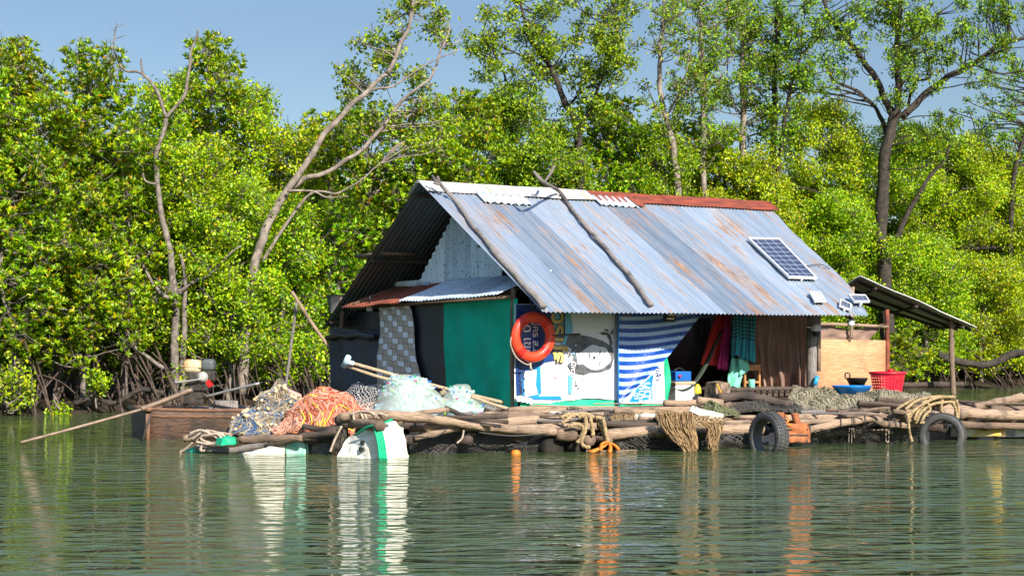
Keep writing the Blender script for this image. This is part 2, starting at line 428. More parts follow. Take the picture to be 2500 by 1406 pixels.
def tree(name, label, clumps, kind, lmat, bmat, base_u, Y, trunks=(), group=None, npc=300, limbs=True, roots=0, tr=0.07, cat="tree", rootlean=None):
    bp = P(base_u, 0, Y); bp.z = 0.1
    e = thing(name, bp, label, cat, group)
    q = MB()
    for (pts, r0, r1) in trunks:
        sp = smoothpath(pts, 5, 0.06, base_u); m = len(sp)
        rr = [(r0+(r1-r0)*(i/(m-1))**0.8) for i in range(m)]
        q.tube(sp, rr, 10, rough=0.35, seed=base_u)
    if clumps:
        top = max(c[2] for c in clumps)
        main = None
        if not trunks:
            tx = sum(c[0] for c in clumps)/len(clumps)
            tp = Vector((bp.x*0.3+tx*0.7, Y+0.3, top*0.85))
            main = smoothpath([bp, bp.lerp(tp, 0.3)+wob(bp, 0.5), bp.lerp(tp, 0.65)+wob(tp, 0.5), tp], 6, 0.05)
            m = len(main); q.tube(main, [tr*(1-0.75*i/(m-1)) for i in range(m)], 8, rough=0.3)
            spine = main
        else:
            spine = [p for (pts, a, b_) in trunks for p in smoothpath(pts, 6)]
        if limbs:
            for (x, y, z, r) in clumps:
                c = Vector((x, y, z))
                cand = [p for p in spine if p.z < z-0.1] or [min(spine, key=lambda p: p.z)]
                s0 = min(cand, key=lambda p: (p-c).length)
                mid = s0.lerp(c, 0.5) + wob(c, 0.35) - UP*0.05
                pth = smoothpath([s0, mid, c, c+Vector((random.uniform(-.5,.5), random.uniform(-.6,0), random.uniform(.1,.9)))*r], 4, 0.05)
                L = (s0-c).length
                r0 = min(0.03, 0.011+0.008*L); m = len(pth)
                q.tube(pth, [r0*(1-0.8*i/(m-1)) for i in range(m)], 4, cap=False)
                for t in range(8):
                    a = c + Vector((random.uniform(-1,1), random.uniform(-1,1), random.uniform(-1,1)))*r*0.3
                    b_ = c + Vector((random.uniform(-1,1), random.uniform(-1.2,0.6), random.uniform(-.5,1.1)))*r
                    q.tube([a, a.lerp(b_, 0.5)+wob(b_, 0.12, 3), b_], [0.009, 0.007, 0.004], 3, cap=False)
    q.build("trunk", bmat, e)
    if clumps:
        va = np.concatenate([clump(kind, (x, y, z), r, int(npc*(r/0.5)**2)) for (x, y, z, r) in clumps])
        LEAFN[0] += len(va)
        leaf_mesh("crown", va, lmat, e)
    if roots:
        q = MB()
        for i in range(roots):
            h0 = random.uniform(0.5, 1.5); sx = random.uniform(-1.6, 1.6); a = bp + Vector((sx*0.5, random.uniform(-0.3, 0.8), h0))
            b_ = bp + Vector((sx*random.uniform(0.9, 1.6), random.uniform(-1.3, 0.3), -0.25))
            mid = a.lerp(b_, 0.5) + Vector((0, -0.1, random.uniform(0.05, 0.4)))
            q.tube(smoothpath([a, mid, b_], 4, 0.03, i), [random.uniform(0.010, 0.026)]*9, 5, cap=False)
        o = q.build("prop_root", M_root, e); o["kind"] = "stuff"
    return e

def yb(u, d=0.8): return ybank(u) + d
# --- left bank, broad-leaved mangroves (u, top, half width, distance behind the bank edge, vbottom, leaf kind, label)
LB_T = [
 (-70, 110, 130, 1.4, 830, 'A', "broad-leaved mangrove cut by the left edge of the frame"),
 (40, 80, 85, 2.2, 800, 'A', "broad-leaved mangrove with the high sprigged top at the far left"),
 (225, 92, 85, 1.6, 840, 'A', "pointed broad-leaved mangrove just left of the bare forked tree"),
 (120, 195, 120, 1.0, 850, 'A', "lower domed mangrove between the two sprigged tops at the left"),
 (30, 335, 130, 0.2, 860, 'A', "bright bushy mangrove low at the left with large leaf rosettes"),
 (505, 78, 75, 1.8, 800, 'A', "mangrove whose top reaches highest right behind the bare forked tree"),
 (420, 165, 80, 1.5, 800, 'B', "small-leaved mangrove directly behind the fork of the bare tree"),
 (600, 190, 80, 1.5, 840, 'B', "rounded yellow-green mangrove on the falling skyline right of the bare tree"),
 (300, 270, 110, 0.6, 860, 'A', "dark green mangrove filling the bank beneath the bare tree's left arm"),
 (690, 290, 80, 1.2, 840, 'B', "yellow-green mangrove beneath the trunk of the leaning tree"),
 (790, 275, 75, 2.6, 830, 'A', "dark mangrove behind the leaning tree's trunk"),
 (900, 245, 90, 3.4, 830, 'A', "dark mangrove above the hut's gable left side"),
 (560, 430, 120, -0.2, 930, 'B', "bright yellow-green bush at the waterline behind the boat engine"),
 (690, 470, 80, -0.1, 900, 'B', "bright small-leaved bush beside the leaning tree's foot"),
 (200, 560, 150, -0.1, 870, 'A', "low leafy mangrove hanging over the tangled roots"),
 (800, 480, 80, 0.6, 850, 'A', "dark green mangrove bush just left of the hut roof"),
 (480, 340, 90, 0.4, 850, 'B', "sunlit small-leaved mangrove in front of the tall left top"),
]
for (u, vt, hw, d, vb, kd, lab) in LB_T:
    Y = yb(u, d+0.9); vb += 18
    cl = auto_clumps(u, vt, hw, Y, vb, 1.2, 0.42, 1.5 if d > 1.2 else 1.25)
    tree("mangrove_tree", lab, cl, kd, LA if kd == 'A' else LB, M_bark, u+random.uniform(-20, 20), Y, npc=330 if kd == 'A' else 370, roots=20 if d < 1.3 else 0, tr=0.08, group="mangroves along the bank")
# --- right bank
RB_T = [
 (1030, 330, 100, 2.2, 800, 'A', "dark mangrove right behind the left end of the roof ridge"),
 (1140, 250, 70, 3.0, 700, 'A', "mangrove behind the ridge with its top in the sky gap"),
 (1240, 245, 90, 3.5, 700, 'B', "sunlit mangrove under the round-crowned tall tree's left side"),
 (1350, 330, 90, 2.2, 700, 'B', "mangrove straight above the roof's first forked pole"),
 (1480, 265, 95, 3.2, 700, 'A', "dark domed mangrove above the middle of the ridge"),
 (1600, 330, 100, 2.4, 700, 'B', "mangrove behind the slim bare-stemmed tree"),
 (1720, 330, 100, 3.2, 700, 'A', "mangrove behind the pair of straight slender trees"),
 (1830, 400, 100, 1.8, 800, 'B', "mangrove rising behind the right end of the rusty ridge"),
 (1990, 270, 110, 3.4, 850, 'B', "domed mangrove standing left of the big dark-trunked tree"),
 (2050, 460, 80, 1.2, 880, 'B', "leafy mangrove in front of the big dark trunk's left side"),
 (2170, 335, 120, 2.9, 530, 'B', "mangrove crown around the foot of the big tree's fork"),
 (2320, 350, 120, 2.4, 880, 'B', "wide mangrove right of the big dark-trunked tree"),
 (2450, 400, 120, 2.0, 880, 'B', "mangrove at the right edge under the low sky gap"),
 (2560, 330, 130, 2.6, 880, 'B', "mangrove cut by the right edge of the frame"),
 (2250, 560, 120, 0.4, 900, 'B', "low mangrove overhanging the water above the lean-to roof"),
 (2400, 620, 130, 0.2, 905, 'B', "low leafy mangrove over the roots at the right bank"),
 (1960, 560, 90, 1.0, 880, 'B', "mangrove half hidden behind the roof's right slope"),
 (2540, 600, 120, 0.2, 900, 'B', "bushy mangrove leaning in from the right over the water"),
]
for (u, vt, hw, d, vb, kd, lab) in RB_T:
    Y = yb(u, d+1.0)
    if d > 1.5: vt -= 40
    cl = auto_clumps(u, vt, hw, Y, vb, 1.6, 0.48, 1.7)
    tree("mangrove_tree", lab, cl, kd, LA if kd == 'A' else (LC if u < 1700 else LB), M_bark, u+random.uniform(-30, 30), Y, npc=360 if kd == 'A' else 420, roots=20 if d < 1.3 else 0, tr=0.09, group="mangroves along the bank")
# low sprigs by the waterline
for (u, v, lab) in ((20, 880, "round-leaved bush low over the water at the left edge"), (150, 990, "tiny green shrub growing from the roots at the waterline"), (235, 905, "small sapling among the dark roots")):
    Y = ybank(u)-0.1
    cl = auto_clumps(u, v, 40 if u < 100 else 14, Y, 1000 if u < 100 else v+50, 0.3, 0.3 if u < 100 else 0.1, 1.2)
    tree("mangrove_shrub", lab, cl, 'B', LB, M_bark, u, Y, npc=260 if u < 100 else 1500, cat="shrub", tr=0.02)
tree("mangrove_shrub", "low leafy shrub over the water beside the plywood wall", auto_clumps(2190, 800, 75, yb(2190, -0.6), 925, 0.6, 0.3, 1.3), 'A', LA, M_bark, 2190, yb(2190, -0.3), npc=330, cat="shrub", tr=0.03)

# --- wood behind: a deeper row, read as one mass
def far_wood():
    vas = []
    for u in range(-300, 2900, 45):
        Y = yb(u, 7.5+random.random()*3)
        vt = 330 if 0 < u < 560 else (380 if u < 1100 else 420)
        vt += random.uniform(-25, 60)
        for (x, y, z, r) in auto_clumps(u, vt, 45, Y, 985, 1.5, 0.8, 1.0):
            vas.append(clump('B', (x, y, z), r, 300))
    va = np.concatenate(vas); c = va[:, :1, :]; va = c + (va-c)*1.9
    e = bpy.data.objects.new("far_mangrove_wood", None); 
    me_o = leaf_mesh("mangrove_wood", va, LA, sun_dummy)
    me_o.parent = None
    tag(me_o, "deeper mangrove wood closing the gaps behind the bank trees", "wood", None, "stuff")
    LEAFN[0] += len(va)
sun_dummy = bpy.data.objects.new("d", None)
far_wood()
bpy.data.objects.remove(sun_dummy)

# --- named trees traced limb by limb
Y = yb(420, 0.9)
tree("bare_tree", "bare forked grey tree standing out above the green left bank", [], 'B', LB, M_bark, 415, Y, trunks=[
 (px_path([(418, 1000), (425, 900), (428, 760), (415, 620), (385, 480), (380, 400), (405, 290)], Y), 0.105, 0.045),
 (px_path([(405, 290), (378, 212), (345, 180), (308, 170), (282, 135), (280, 95), (284, 55)], Y), 0.045, 0.010),
 (px_path([(405, 290), (445, 240), (460, 180), (472, 110), (482, 72)], Y), 0.045, 0.02),
 (px_path([(350, 190), (345, 165), (344, 145)], Y), 0.03, 0.018),
 (px_path([(442, 980), (448, 820), (452, 700), (440, 620)], Y+0.1), 0.08, 0.03),
 (px_path([(435, 720), (470, 690), (500, 680), (540, 640), (590, 600)], Y), 0.05, 0.015),
 (px_path([(425, 730), (390, 715), (350, 650), (330, 620), (290, 600), (180, 585)], Y-0.3), 0.05, 0.018),
 (px_path([(380, 450), (350, 440), (335, 390), (310, 350), (285, 335)], Y-0.2), 0.03, 0.01),
 (px_path([(400, 900), (370, 880), (330, 850), (300, 800), (240, 780), (205, 720)], Y-0.4), 0.05, 0.02),
] + [(px_path([(283+random.uniform(-4, 4), 70+i*14), (283+random.choice((-1, 1))*random.uniform(12, 26), 58+i*14)], Y), 0.010, 0.004) for i in range(9)]
  + [(px_path([(325+random.uniform(-18, 12), 370+random.uniform(-25, 12)), (315+random.uniform(-40, 35), 340+random.uniform(-30, 30))], Y-0.2), 0.010, 0.005) for i in range(14)]
  + [(px_path([(422+random.uniform(-25, 25), 715+random.uniform(-15, 15)), (425+random.uniform(-55, 45), 700+random.uniform(-45, 40))], Y-0.3), 0.014, 0.006) for i in range(12)],
  limbs=False)
Y = yb(700, -0.35)
lean = [(px_path([(590, 960), (600, 800), (612, 690), (635, 600), (665, 525), (712, 450), (770, 362), (830, 285), (900, 220), (950, 180)], Y), 0.125, 0.045),
 (px_path([(950, 180), (975, 120), (1000, 60), (1015, -30)], Y), 0.055, 0.03),
 (px_path([(690, 480), (740, 440), (790, 425), (860, 385), (930, 310), (985, 240), (1050, 190), (1085, 110)], Y+0.2), 0.07, 0.02),
 (px_path([(640, 640), (690, 560), (760, 470), (830, 470), (930, 400)], Y+0.3), 0.045, 0.015),
 (px_path([(900, 220), (960, 210), (1040, 160), (1120, 120)], Y), 0.03, 0.01),
 (px_path([(700, 470), (760, 465), (800, 480), (850, 480)], Y-0.2), 0.03, 0.01)]
cl = []
for (u, v, n, su, sv) in ((920, 120, 9, 50, 40), (1000, 30, 12, 70, 45), (1070, 90, 8, 45, 50), (860, 200, 8, 40, 35), (1000, 190, 10, 70, 40), (1060, 270, 10, 60, 40), (960, 290, 12, 80, 40), (870, 300, 7, 50, 40), (1030, 340, 8, 80, 30)):
    for i in range(n):
        p = P(u+random.gauss(0, su*0.55), v+random.gauss(0, sv*0.6), Y+random.uniform(0.12, 1.3)); cl.append((p.x, p.y, p.z, random.uniform(0.13, 0.28)))
tree("leaning_tree", "tall pale-barked tree leaning right above the hut's gable", cl, 'C', LC, M_barkl, 590, Y, trunks=lean, npc=300)
def sparse(lab, u0, trunks, blobs, dist, bark, kind='C', lm=None, npc=320, rr=(0.2, 0.42)):
    Y = yb(u0, dist); cl = []
    for (u, v, n, su, sv) in blobs:
        for i in range(int(n*1.7)):
            p = P(u+random.gauss(0, su*0.62), v+random.gauss(0, sv*0.7), Y+random.uniform(-1.2, 1.2)); cl.append((p.x, p.y, p.z, random.uniform(*rr)*0.78))
    npc = int(npc*0.9)
    return tree("tall_tree", lab, cl, kind, lm or LC, bark, trunks[0][0][0][0], Y, trunks=[(px_path(t, Y+k*0.15), a, b) for k, (t, a, b) in enumerate(trunks)], npc=npc, group="tall trees rising over the mangroves")
sparse("tall round-crowned tree right of the sky gap above the hut", 1400,
 [([(1420, 900), (1418, 600), (1410, 330), (1385, 260), (1340, 160), (1290, 90), (1270, 0)], 0.16, 0.03), ([(1410, 330), (1450, 250), (1480, 150), (1500, 40)], 0.07, 0.02), ([(1345, 170), (1260, 130), (1200, 110)], 0.04, 0.012), ([(1385, 260), (1440, 210), (1520, 150)], 0.04, 0.012), ([(1250, 520), (1245, 300), (1235, 200), (1200, 120)], 0.06, 0.02)],
 [(1270, 50, 13, 85, 50), (1400, 60, 15, 90, 55), (1490, 40, 8, 55, 45), (1200, 130, 9, 40, 40), (1330, 160, 10, 80, 45), (1440, 180, 11, 70, 50), (1400, 270, 8, 70, 40), (1250, 250, 8, 45, 45), (1500, 120, 10, 40, 50)], 3.4, M_barkd)
sparse("slim pale tree with a bare stem left of the straight slender pair", 1640,
 [([(1655, 900), (1652, 470), (1648, 390), (1625, 290), (1610, 200), (1612, 110), (1622, 20), (1625, -60)], 0.12, 0.04), ([(1625, 290), (1660, 220), (1680, 150)], 0.035, 0.01), ([(1640, 350), (1600, 270), (1575, 200)], 0.03, 0.01)],
 [(1630, 20, 9, 40, 40), (1600, 90, 5, 35, 40), (1660, 110, 6, 35, 45), (1600, 240, 4, 40, 40), (1660, 230, 6, 45, 45), (1690, 180, 5, 35, 40)], 2.6, M_barkl, rr=(0.14, 0.3))
sparse("straight slender tree, left one of the close pair above the ridge", 1720,
 [([(1722, 900), (1718, 470), (1715, 200), (1712, 60), (1708, -60)], 0.11, 0.05), ([(1717, 300), (1745, 230), (1770, 160)], 0.03, 0.01), ([(1716, 240), (1690, 180), (1680, 100)], 0.03, 0.01)],
 [(1710, 40, 14, 55, 50), (1740, 150, 14, 60, 50), (1700, 250, 10, 50, 50), (1770, 80, 12, 45, 50), (1740, 320, 8, 50, 40)], 3.2, M_barkl, rr=(0.16, 0.34))
sparse("straight slender tree, right one of the close pair above the ridge", 1815,
 [([(1822, 900), (1818, 470), (1815, 240), (1812, 60), (1806, -60)], 0.13, 0.06), ([(1815, 300), (1780, 220), (1775, 120)], 0.035, 0.012)],
 [(1800, 40, 16, 60, 50), (1840, 140, 16, 60, 50), (1790, 220, 12, 55, 50), (1850, 290, 10, 50, 45)], 3.6, M_barkl, rr=(0.16, 0.34))
sparse("brown multi-stemmed tree behind the right end of the rusty ridge", 1890,
 [([(1885, 900), (1880, 520), (1886, 380), (1892, 260), (1896, 130), (1905, -60)], 0.15, 0.06), ([(1890, 520), (1905, 380), (1925, 230), (1955, 140), (2000, 90)], 0.09, 0.03), ([(1880, 500), (1930, 460), (2010, 470)], 0.05, 0.02), ([(1955, 140), (1960, 60), (1965, -20)], 0.03, 0.01), ([(1895, 140), (1870, 90), (1830, 50)], 0.03, 0.01)],
 [(1890, 40, 16, 60, 50), (1930, 110, 14, 60, 45), (1880, 180, 14, 60, 45), (1960, 190, 10, 50, 45), (1990, 60, 10, 45, 50), (1900, 300, 12, 60, 45)], 2.8, M_barkd, rr=(0.16, 0.36))
sparse("biggest tree, with thick dark trunk forking above the lean-to", 2165,
 [([(2165, 980), (2163, 690), (2150, 560), (2158, 430), (2170, 330), (2190, 280)], 0.235, 0.15), ([(2190, 290), (2195, 200), (2190, 130), (2200, 0), (2205, -60)], 0.13, 0.07),
  ([(2185, 290), (2140, 200), (2080, 110), (2030, 50), (2000, -20)], 0.11, 0.05), ([(2200, 290), (2250, 240), (2310, 190), (2380, 155), (2440, 110), (2520, 90)], 0.12, 0.05),
  ([(2165, 330), (2140, 270), (2095, 225), (2040, 200), (2010, 150), (1960, 130)], 0.07, 0.025), ([(2215, 260), (2235, 200), (2270, 190), (2260, 130)], 0.05, 0.02), ([(2380, 160), (2450, 180), (2520, 170)], 0.04, 0.02), ([(2200, 150), (2260, 60), (2340, 0)], 0.04, 0.015),
  ([(2180, 660), (2195, 570), (2250, 460), (2300, 400), (2330, 330)], 0.11, 0.035), ([(2050, 100), (2070, 40), (2060, -20)], 0.03, 0.01)],
 [(2200, 50, 22, 80, 50), (2100, 30, 14, 70, 45), (2050, 110, 8, 50, 45), (2290, 60, 14, 70, 50), (2400, 40, 14, 80, 45), (2230, 150, 14, 60, 45), (2350, 150, 6, 60, 50), (2450, 120, 9, 50, 50), (2020, 190, 6, 50, 40), (2200, 220, 8, 50, 40), (2470, 20, 8, 40, 40), (2290, 330, 8, 60, 40)], 1.8, M_barkd, rr=(0.16, 0.36))
sparse("thin dark tree standing at the right edge above the lean-to", 2480,
 [([(2462, 900), (2470, 480), (2500, 330), (2530, 200)], 0.10, 0.05), ([(2540, 400), (2440, 410), (2380, 440)], 0.06, 0.03), ([(2540, 608), (2400, 606), (2330, 620), (2270, 660), (2215, 710)], 0.09, 0.05)],
 [(2440, 250, 12, 60, 60), (2420, 330, 8, 60, 40), (2490, 200, 8, 40, 50), (2340, 300, 5, 40, 40)], 2.0, M_barkd, rr=(0.14, 0.3))
# drowned limbs over the mud on both banks
for (pts, r, lab) in (([(180, 985), (230, 975), (290, 985), (340, 950), (400, 960)], 0.05, "dead log lying across the roots left of the boat"),
                      ([(2290, 870), (2350, 885), (2420, 890), (2470, 865), (2540, 860)], 0.11, "thick limb curving low over the roots at the right bank")):
    q = MB(); Y = ybank(pts[1][0]) + (0.1 if pts[0][0] < 1000 else -0.4)
    q.tube(smoothpath(px_path(pts, Y), 5, 0.05), r, 9, rough=0.4); o = q.build("fallen_limb", M_barkd); tag(o, lab, "log")
print("leaves", LEAFN[0])
# ------------------------------------------------------------ materials of the hut and raft
M_drift = wood("driftwood", (0.21, 0.14, 0.092), (0.10, 0.06, 0.04), (0.035, 0.026, 0.02))
M_driftl = wood("pale_driftwood", (0.36, 0.245, 0.16), (0.12, 0.075, 0.048), (0.06, 0.042, 0.03))
M_driftd = wood("wet_driftwood", (0.09, 0.062, 0.045), (0.035, 0.025, 0.02), (0.02, 0.017, 0.015))
M_greyw = wood("grey_pole", (0.24, 0.205, 0.185), (0.085, 0.07, 0.06), (0.06, 0.05, 0.045))
M_bamboo = wood("cane", (0.55, 0.40, 0.25), (0.36, 0.24, 0.14), (0.30, 0.20, 0.12), 0.6)
M_roof = galv("roof_iron", (0.44, 0.52, 0.61), (0.18, 0.225, 0.28), 0.86, rust=(0.28, 0.135, 0.055), metal=0.55, rough=0.45)
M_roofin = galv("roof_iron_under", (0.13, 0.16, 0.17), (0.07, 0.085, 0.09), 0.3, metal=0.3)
M_gable = galv("gable_iron", (0.84, 0.95, 0.98), (0.36, 0.44, 0.48), 0.1, metal=0.0, rough=0.5, spots=True, per=0.9)  # dark streaks in the colour stand in for shading along the corrugation
M_awnw = galv("awning_iron", (0.66, 0.76, 0.84), (0.34, 0.40, 0.46), 0.3, metal=0.1, rough=0.5, spots=True, per=0.9)
M_rusty = M("rusty_iron", (0.30, 0.075, 0.03), (0.10, 0.03, 0.02), 0.85, vs=2.5, bs=12, bd=0.01, kind="UV", sc=(3, 1, 1))
M_rustcap = M("rusty_ridge_iron", (0.25, 0.045, 0.018), (0.09, 0.02, 0.012), 0.8, vs=2.0, bs=12, kind="UV", sc=(1, 4, 1))
M_cap = galv("pale_ridge_iron", (0.50, 0.50, 0.49), (0.32, 0.33, 0.33), 0.8, rust=(0.62, 0.24, 0.08), metal=0.1, rough=0.5)
M_green = M("green_tarp", (0.0, 0.46, 0.29), (0.0, 0.34, 0.20), 0.6, vs=2.5, bs=5, bd=0.03, spec=0.15)
M_greenn = M("green_net_cloth", (0.0, 0.46, 0.22), (0.0, 0.33, 0.15), 0.6, vs=8, bs=20)
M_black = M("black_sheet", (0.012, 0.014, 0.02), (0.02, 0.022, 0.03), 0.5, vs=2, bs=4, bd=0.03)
M_navy = M("navy_sheet", (0.012, 0.02, 0.05), (0.02, 0.028, 0.05), 0.5, vs=2, bs=4, bd=0.04)
M_white = M("white_vinyl", (0.80, 0.80, 0.80), (0.70, 0.72, 0.75), 0.4, vs=1.4, bs=2.2, bd=0.05)
M_prblue = M("print_blue", (0.01, 0.05, 0.22), (0.01, 0.035, 0.15), 0.4, vs=2, bs=2.2, bd=0.05)
M_prmid = M("print_mid_blue", (0.01, 0.22, 0.62), (0.02, 0.28, 0.70), 0.4, vs=3, bs=2.2, bd=0.05)
M_prcyan = M("print_cyan", (0.10, 0.45, 0.62), (0.15, 0.5, 0.65), 0.4, vs=3)
M_gold = M("print_gold", (0.62, 0.45, 0.13), (0.7, 0.55, 0.2), 0.5, vs=6)
M_ink = M("print_black", (0.03, 0.03, 0.035), (0.06, 0.06, 0.06), 0.5, vs=6)
M_grey = M("print_grey", (0.16, 0.16, 0.16), (0.05, 0.05, 0.055), 0.5, vs=7)
M_face = M("print_face", (0.66, 0.68, 0.70), (0.48, 0.50, 0.52), 0.5, vs=5)
M_pink = M("print_pink", (0.6, 0.35, 0.38), (0.75, 0.6, 0.6), 0.5, vs=5)
M_prw = M("print_white", (0.82, 0.82, 0.82), (0.72, 0.72, 0.72), 0.5)
M_net1 = M("mosquito_net", (0.42, 0.27, 0.20), (0.26, 0.16, 0.12), 0.8, vs=2, trans=0.3)
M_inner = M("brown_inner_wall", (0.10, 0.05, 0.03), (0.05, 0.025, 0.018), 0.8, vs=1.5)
M_ply = wood("plywood", (0.52, 0.27, 0.13), (0.44, 0.22, 0.10), (0.34, 0.17, 0.08), 0.7)
M_weave = None
def stripes():
    m, nt, b = newmat("blue_striped_tarp")
    t = N(nt, "ShaderNodeTexCoord"); sp = N(nt, "ShaderNodeSeparateXYZ"); nt.links.new(t.outputs["UV"], sp.inputs[0])
    f = mathn(nt, 'FRACT', sp.outputs[1]); mk = mathn(nt, 'LESS_THAN', f, 0.52)
    n_ = nz(nt, coords(nt), 22, 3)
    lt = ramp(nt, [(0.3, (0.30, 0.50, 0.80)), (0.7, (0.48, 0.66, 0.90))], n_).outputs[0]
    dk = ramp(nt, [(0.3, (0.004, 0.05, 0.30)), (0.66, (0.01, 0.07, 0.38)), (0.76, (0.15, 0.3, 0.6))], n_).outputs[0]
    nt.links.new(mix(nt, mk, lt, dk), b.inputs["Base Color"]); b.inputs["Roughness"].default_value = 0.35
    bump(nt, b, nz(nt, coords(nt, "Object", (3, 3, 3)), 5, 5), 0.5, 0.03)
    return m
M_stripe = stripes()
def solidm(n, c, r=0.5, metal=0, var=0.85, **k): return M(n, c, tuple(x*var for x in c), r, metal, **k)
M_ring = solidm("orange_red_plastic", (0.80, 0.065, 0.022), 0.38, var=0.7)
M_ringd = solidm("red_band", (0.62, 0.02, 0.015), 0.45)
M_rope = M("tan_rope", (0.42, 0.30, 0.15), (0.24, 0.16, 0.08), 0.9, vs=14, bs=60, bd=0.01)
M_ropew = M("pale_rope", (0.50, 0.40, 0.30), (0.30, 0.23, 0.17), 0.9, vs=14, bs=60, bd=0.01)
M_roped = M("dark_cord", (0.03, 0.028, 0.026), (0.05, 0.045, 0.04), 0.8)
M_foam = M("weathered_foam", (0.82, 0.79, 0.68), (0.66, 0.61, 0.48), 0.9, vs=3, bs=28, bd=0.02)
M_tyre = M("tyre_rubber", (0.035, 0.036, 0.038), (0.075, 0.07, 0.06), 0.6, vs=6, bs=40)
M_panel = None
def solar():
    m, nt, b = newmat("solar_cells")
    t = N(nt, "ShaderNodeTexCoord"); sp = N(nt, "ShaderNodeSeparateXYZ"); nt.links.new(t.outputs["UV"], sp.inputs[0])
    a = mathn(nt, 'LESS_THAN', mathn(nt, 'FRACT', sp.outputs[0]), 0.035); c = mathn(nt, 'LESS_THAN', mathn(nt, 'FRACT', sp.outputs[1]), 0.05)
    nt.links.new(mix(nt, mathn(nt, 'MAXIMUM', a, c), (0.035, 0.045, 0.085), (0.55, 0.58, 0.62)), b.inputs["Base Color"])
    b.inputs["Roughness"].default_value = 0.18
    return m
M_panel = solar()
M_alu = solidm("white_frame", (0.75, 0.76, 0.76), 0.4, 0.2)
M_dark = solidm("black_plastic", (0.015, 0.015, 0.017), 0.45)
M_whitep = solidm("white_plastic", (0.72, 0.74, 0.74), 0.4)
def weave():
    m, nt, b = newmat("woven_palm")
    t = N(nt, "ShaderNodeTexCoord"); sp = N(nt, "ShaderNodeSeparateXYZ")
    mp = N(nt, "ShaderNodeMapping"); mp.inputs["Scale"].default_value = (9.5, 11.0, 1)
    wv = N(nt, "ShaderNodeVectorMath", operation='ADD'); cm = N(nt, "ShaderNodeCombineXYZ")
    k = mathn(nt, 'MULTIPLY', mathn(nt, 'SUBTRACT', nz(nt, coords(nt), 3, 2), 0.5), 0.7); nt.links.new(k, cm.inputs[0]); nt.links.new(k, cm.inputs[1])
    nt.links.new(t.outputs["UV"], mp.inputs[0]); nt.links.new(mp.outputs[0], wv.inputs[0]); nt.links.new(cm.outputs[0], wv.inputs[1]); nt.links.new(wv.outputs[0], sp.inputs[0])
    fx = mathn(nt, 'FLOOR', sp.outputs[0]); fy = mathn(nt, 'FLOOR', sp.outputs[1])
    s_ = mathn(nt, 'MODULO', mathn(nt, 'ADD', mathn(nt, 'ADD', fx, mathn(nt, 'MULTIPLY', fy, 2)), 300), 3)
    pale = mathn(nt, 'LESS_THAN', s_, 0.5)
    ex = mathn(nt, 'LESS_THAN', mathn(nt, 'FRACT', sp.outputs[0]), 0.08); ey = mathn(nt, 'LESS_THAN', mathn(nt, 'FRACT', sp.outputs[1]), 0.08)
    ln = mathn(nt, 'LESS_THAN', mathn(nt, 'FRACT', mathn(nt, 'MULTIPLY', sp.outputs[1], 4)), 0.13)
    lv = mathn(nt, 'LESS_THAN', mathn(nt, 'FRACT', mathn(nt, 'MULTIPLY', sp.outputs[0], 2.5)), 0.10)
    c1 = ramp(nt, [(0.3, (0.80, 0.82, 0.84)), (0.7, (0.92, 0.93, 0.93))], nz(nt, coords(nt), 14)).outputs[0]
    c2 = ramp(nt, [(0.3, (0.40, 0.32, 0.24)), (0.7, (0.62, 0.52, 0.41))], nz(nt, coords(nt), 10)).outputs[0]
    c1 = mix(nt, ln, c1, (0.22, 0.21, 0.19)); c2 = mix(nt, lv, c2, (0.10, 0.08, 0.06))
    c = mix(nt, pale, c2, c1); c = mix(nt, mathn(nt, 'MULTIPLY', mathn(nt, 'MAXIMUM', ex, ey), 0.75), c, (0.05, 0.04, 0.03))
    nt.links.new(c, b.inputs["Base Color"]); b.inputs["Roughness"].default_value = 0.8
    return m
M_weave = weave()

# ------------------------------------------------------------ the hut
hut = thing("stilted_hut", HS(3, 2.6, 0.5), "floating hut of grey corrugated iron, tarps and logs standing on the log raft", "hut")
TE, ZE, TR, ZR = -0.9, 1.85, 2.6, 3.90                  # eave, ridge
SL = math.hypot(TR-TE, ZR-ZE)
def RP(s, w_, off=0.0):                                 # on the front roof slope: w_ 0 eave .. 1 ridge
    n_ = Vector((0, -(ZR-ZE), (TR-TE))); n_.normalize()
    p = HS(s, TE+(TR-TE)*w_, ZE+(ZR-ZE)*w_)
    return p + (E2*n_.y + UP*n_.z)*off
NF = (RP(0, 0, 1)-RP(0, 0, 0))
def roofhit(u, v):                                      # photo point -> (s, w) on the roof plane
    d = P(u, v, 1.0) - Vector((0, 0, H)); o = Vector((0, 0, H)); p0 = RP(0, 0)
    t = (p0-o).dot(NF)/d.dot(NF); q = o+d*t
    r = q-A0
    return r.dot(E1), (r.dot(E2)-TE)/(TR-TE)
def corrugate(fn, nrm, width, length, nl=10, pitch=0.078, amp=0.011, s0=0.0, uv0=0.0, trim=None, warp=0.0, q=None, per=6):
    """fn(a, b): a metres across, b 0..1 down the slope"""
    q = q or MB(); n = int(width/pitch*per)
    base = len(q.v)
    for j in range(nl+1):
        for i in range(n+1):
            a = width*i/n; bq = j/nl
            if trim: a = min(a, trim(bq))
            p = fn(a, bq)
            z = amp*math.sin(2*math.pi*a/pitch)
            if warp: z += warp*noise.noise(Vector((a*1.3+uv0, bq*4, uv0)))
            q.v.append(p + nrm*z)
    for j in range(nl):
        for i in range(n):
            a0_, a1_ = width*i/n, width*(i+1)/n
            if trim and (a0_ >= trim(j/nl) and a0_ >= trim((j+1)/nl)): continue
            k = base+j*(n+1)+i
            q.face((k, k+1, k+n+2, k+n+1), [(uv0+a0_, j/nl*length), (uv0+a1_, j/nl*length), (uv0+a1_, (j+1)/nl*length), (uv0+a0_, (j+1)/nl*length)])
    return q
S0 = -0.12
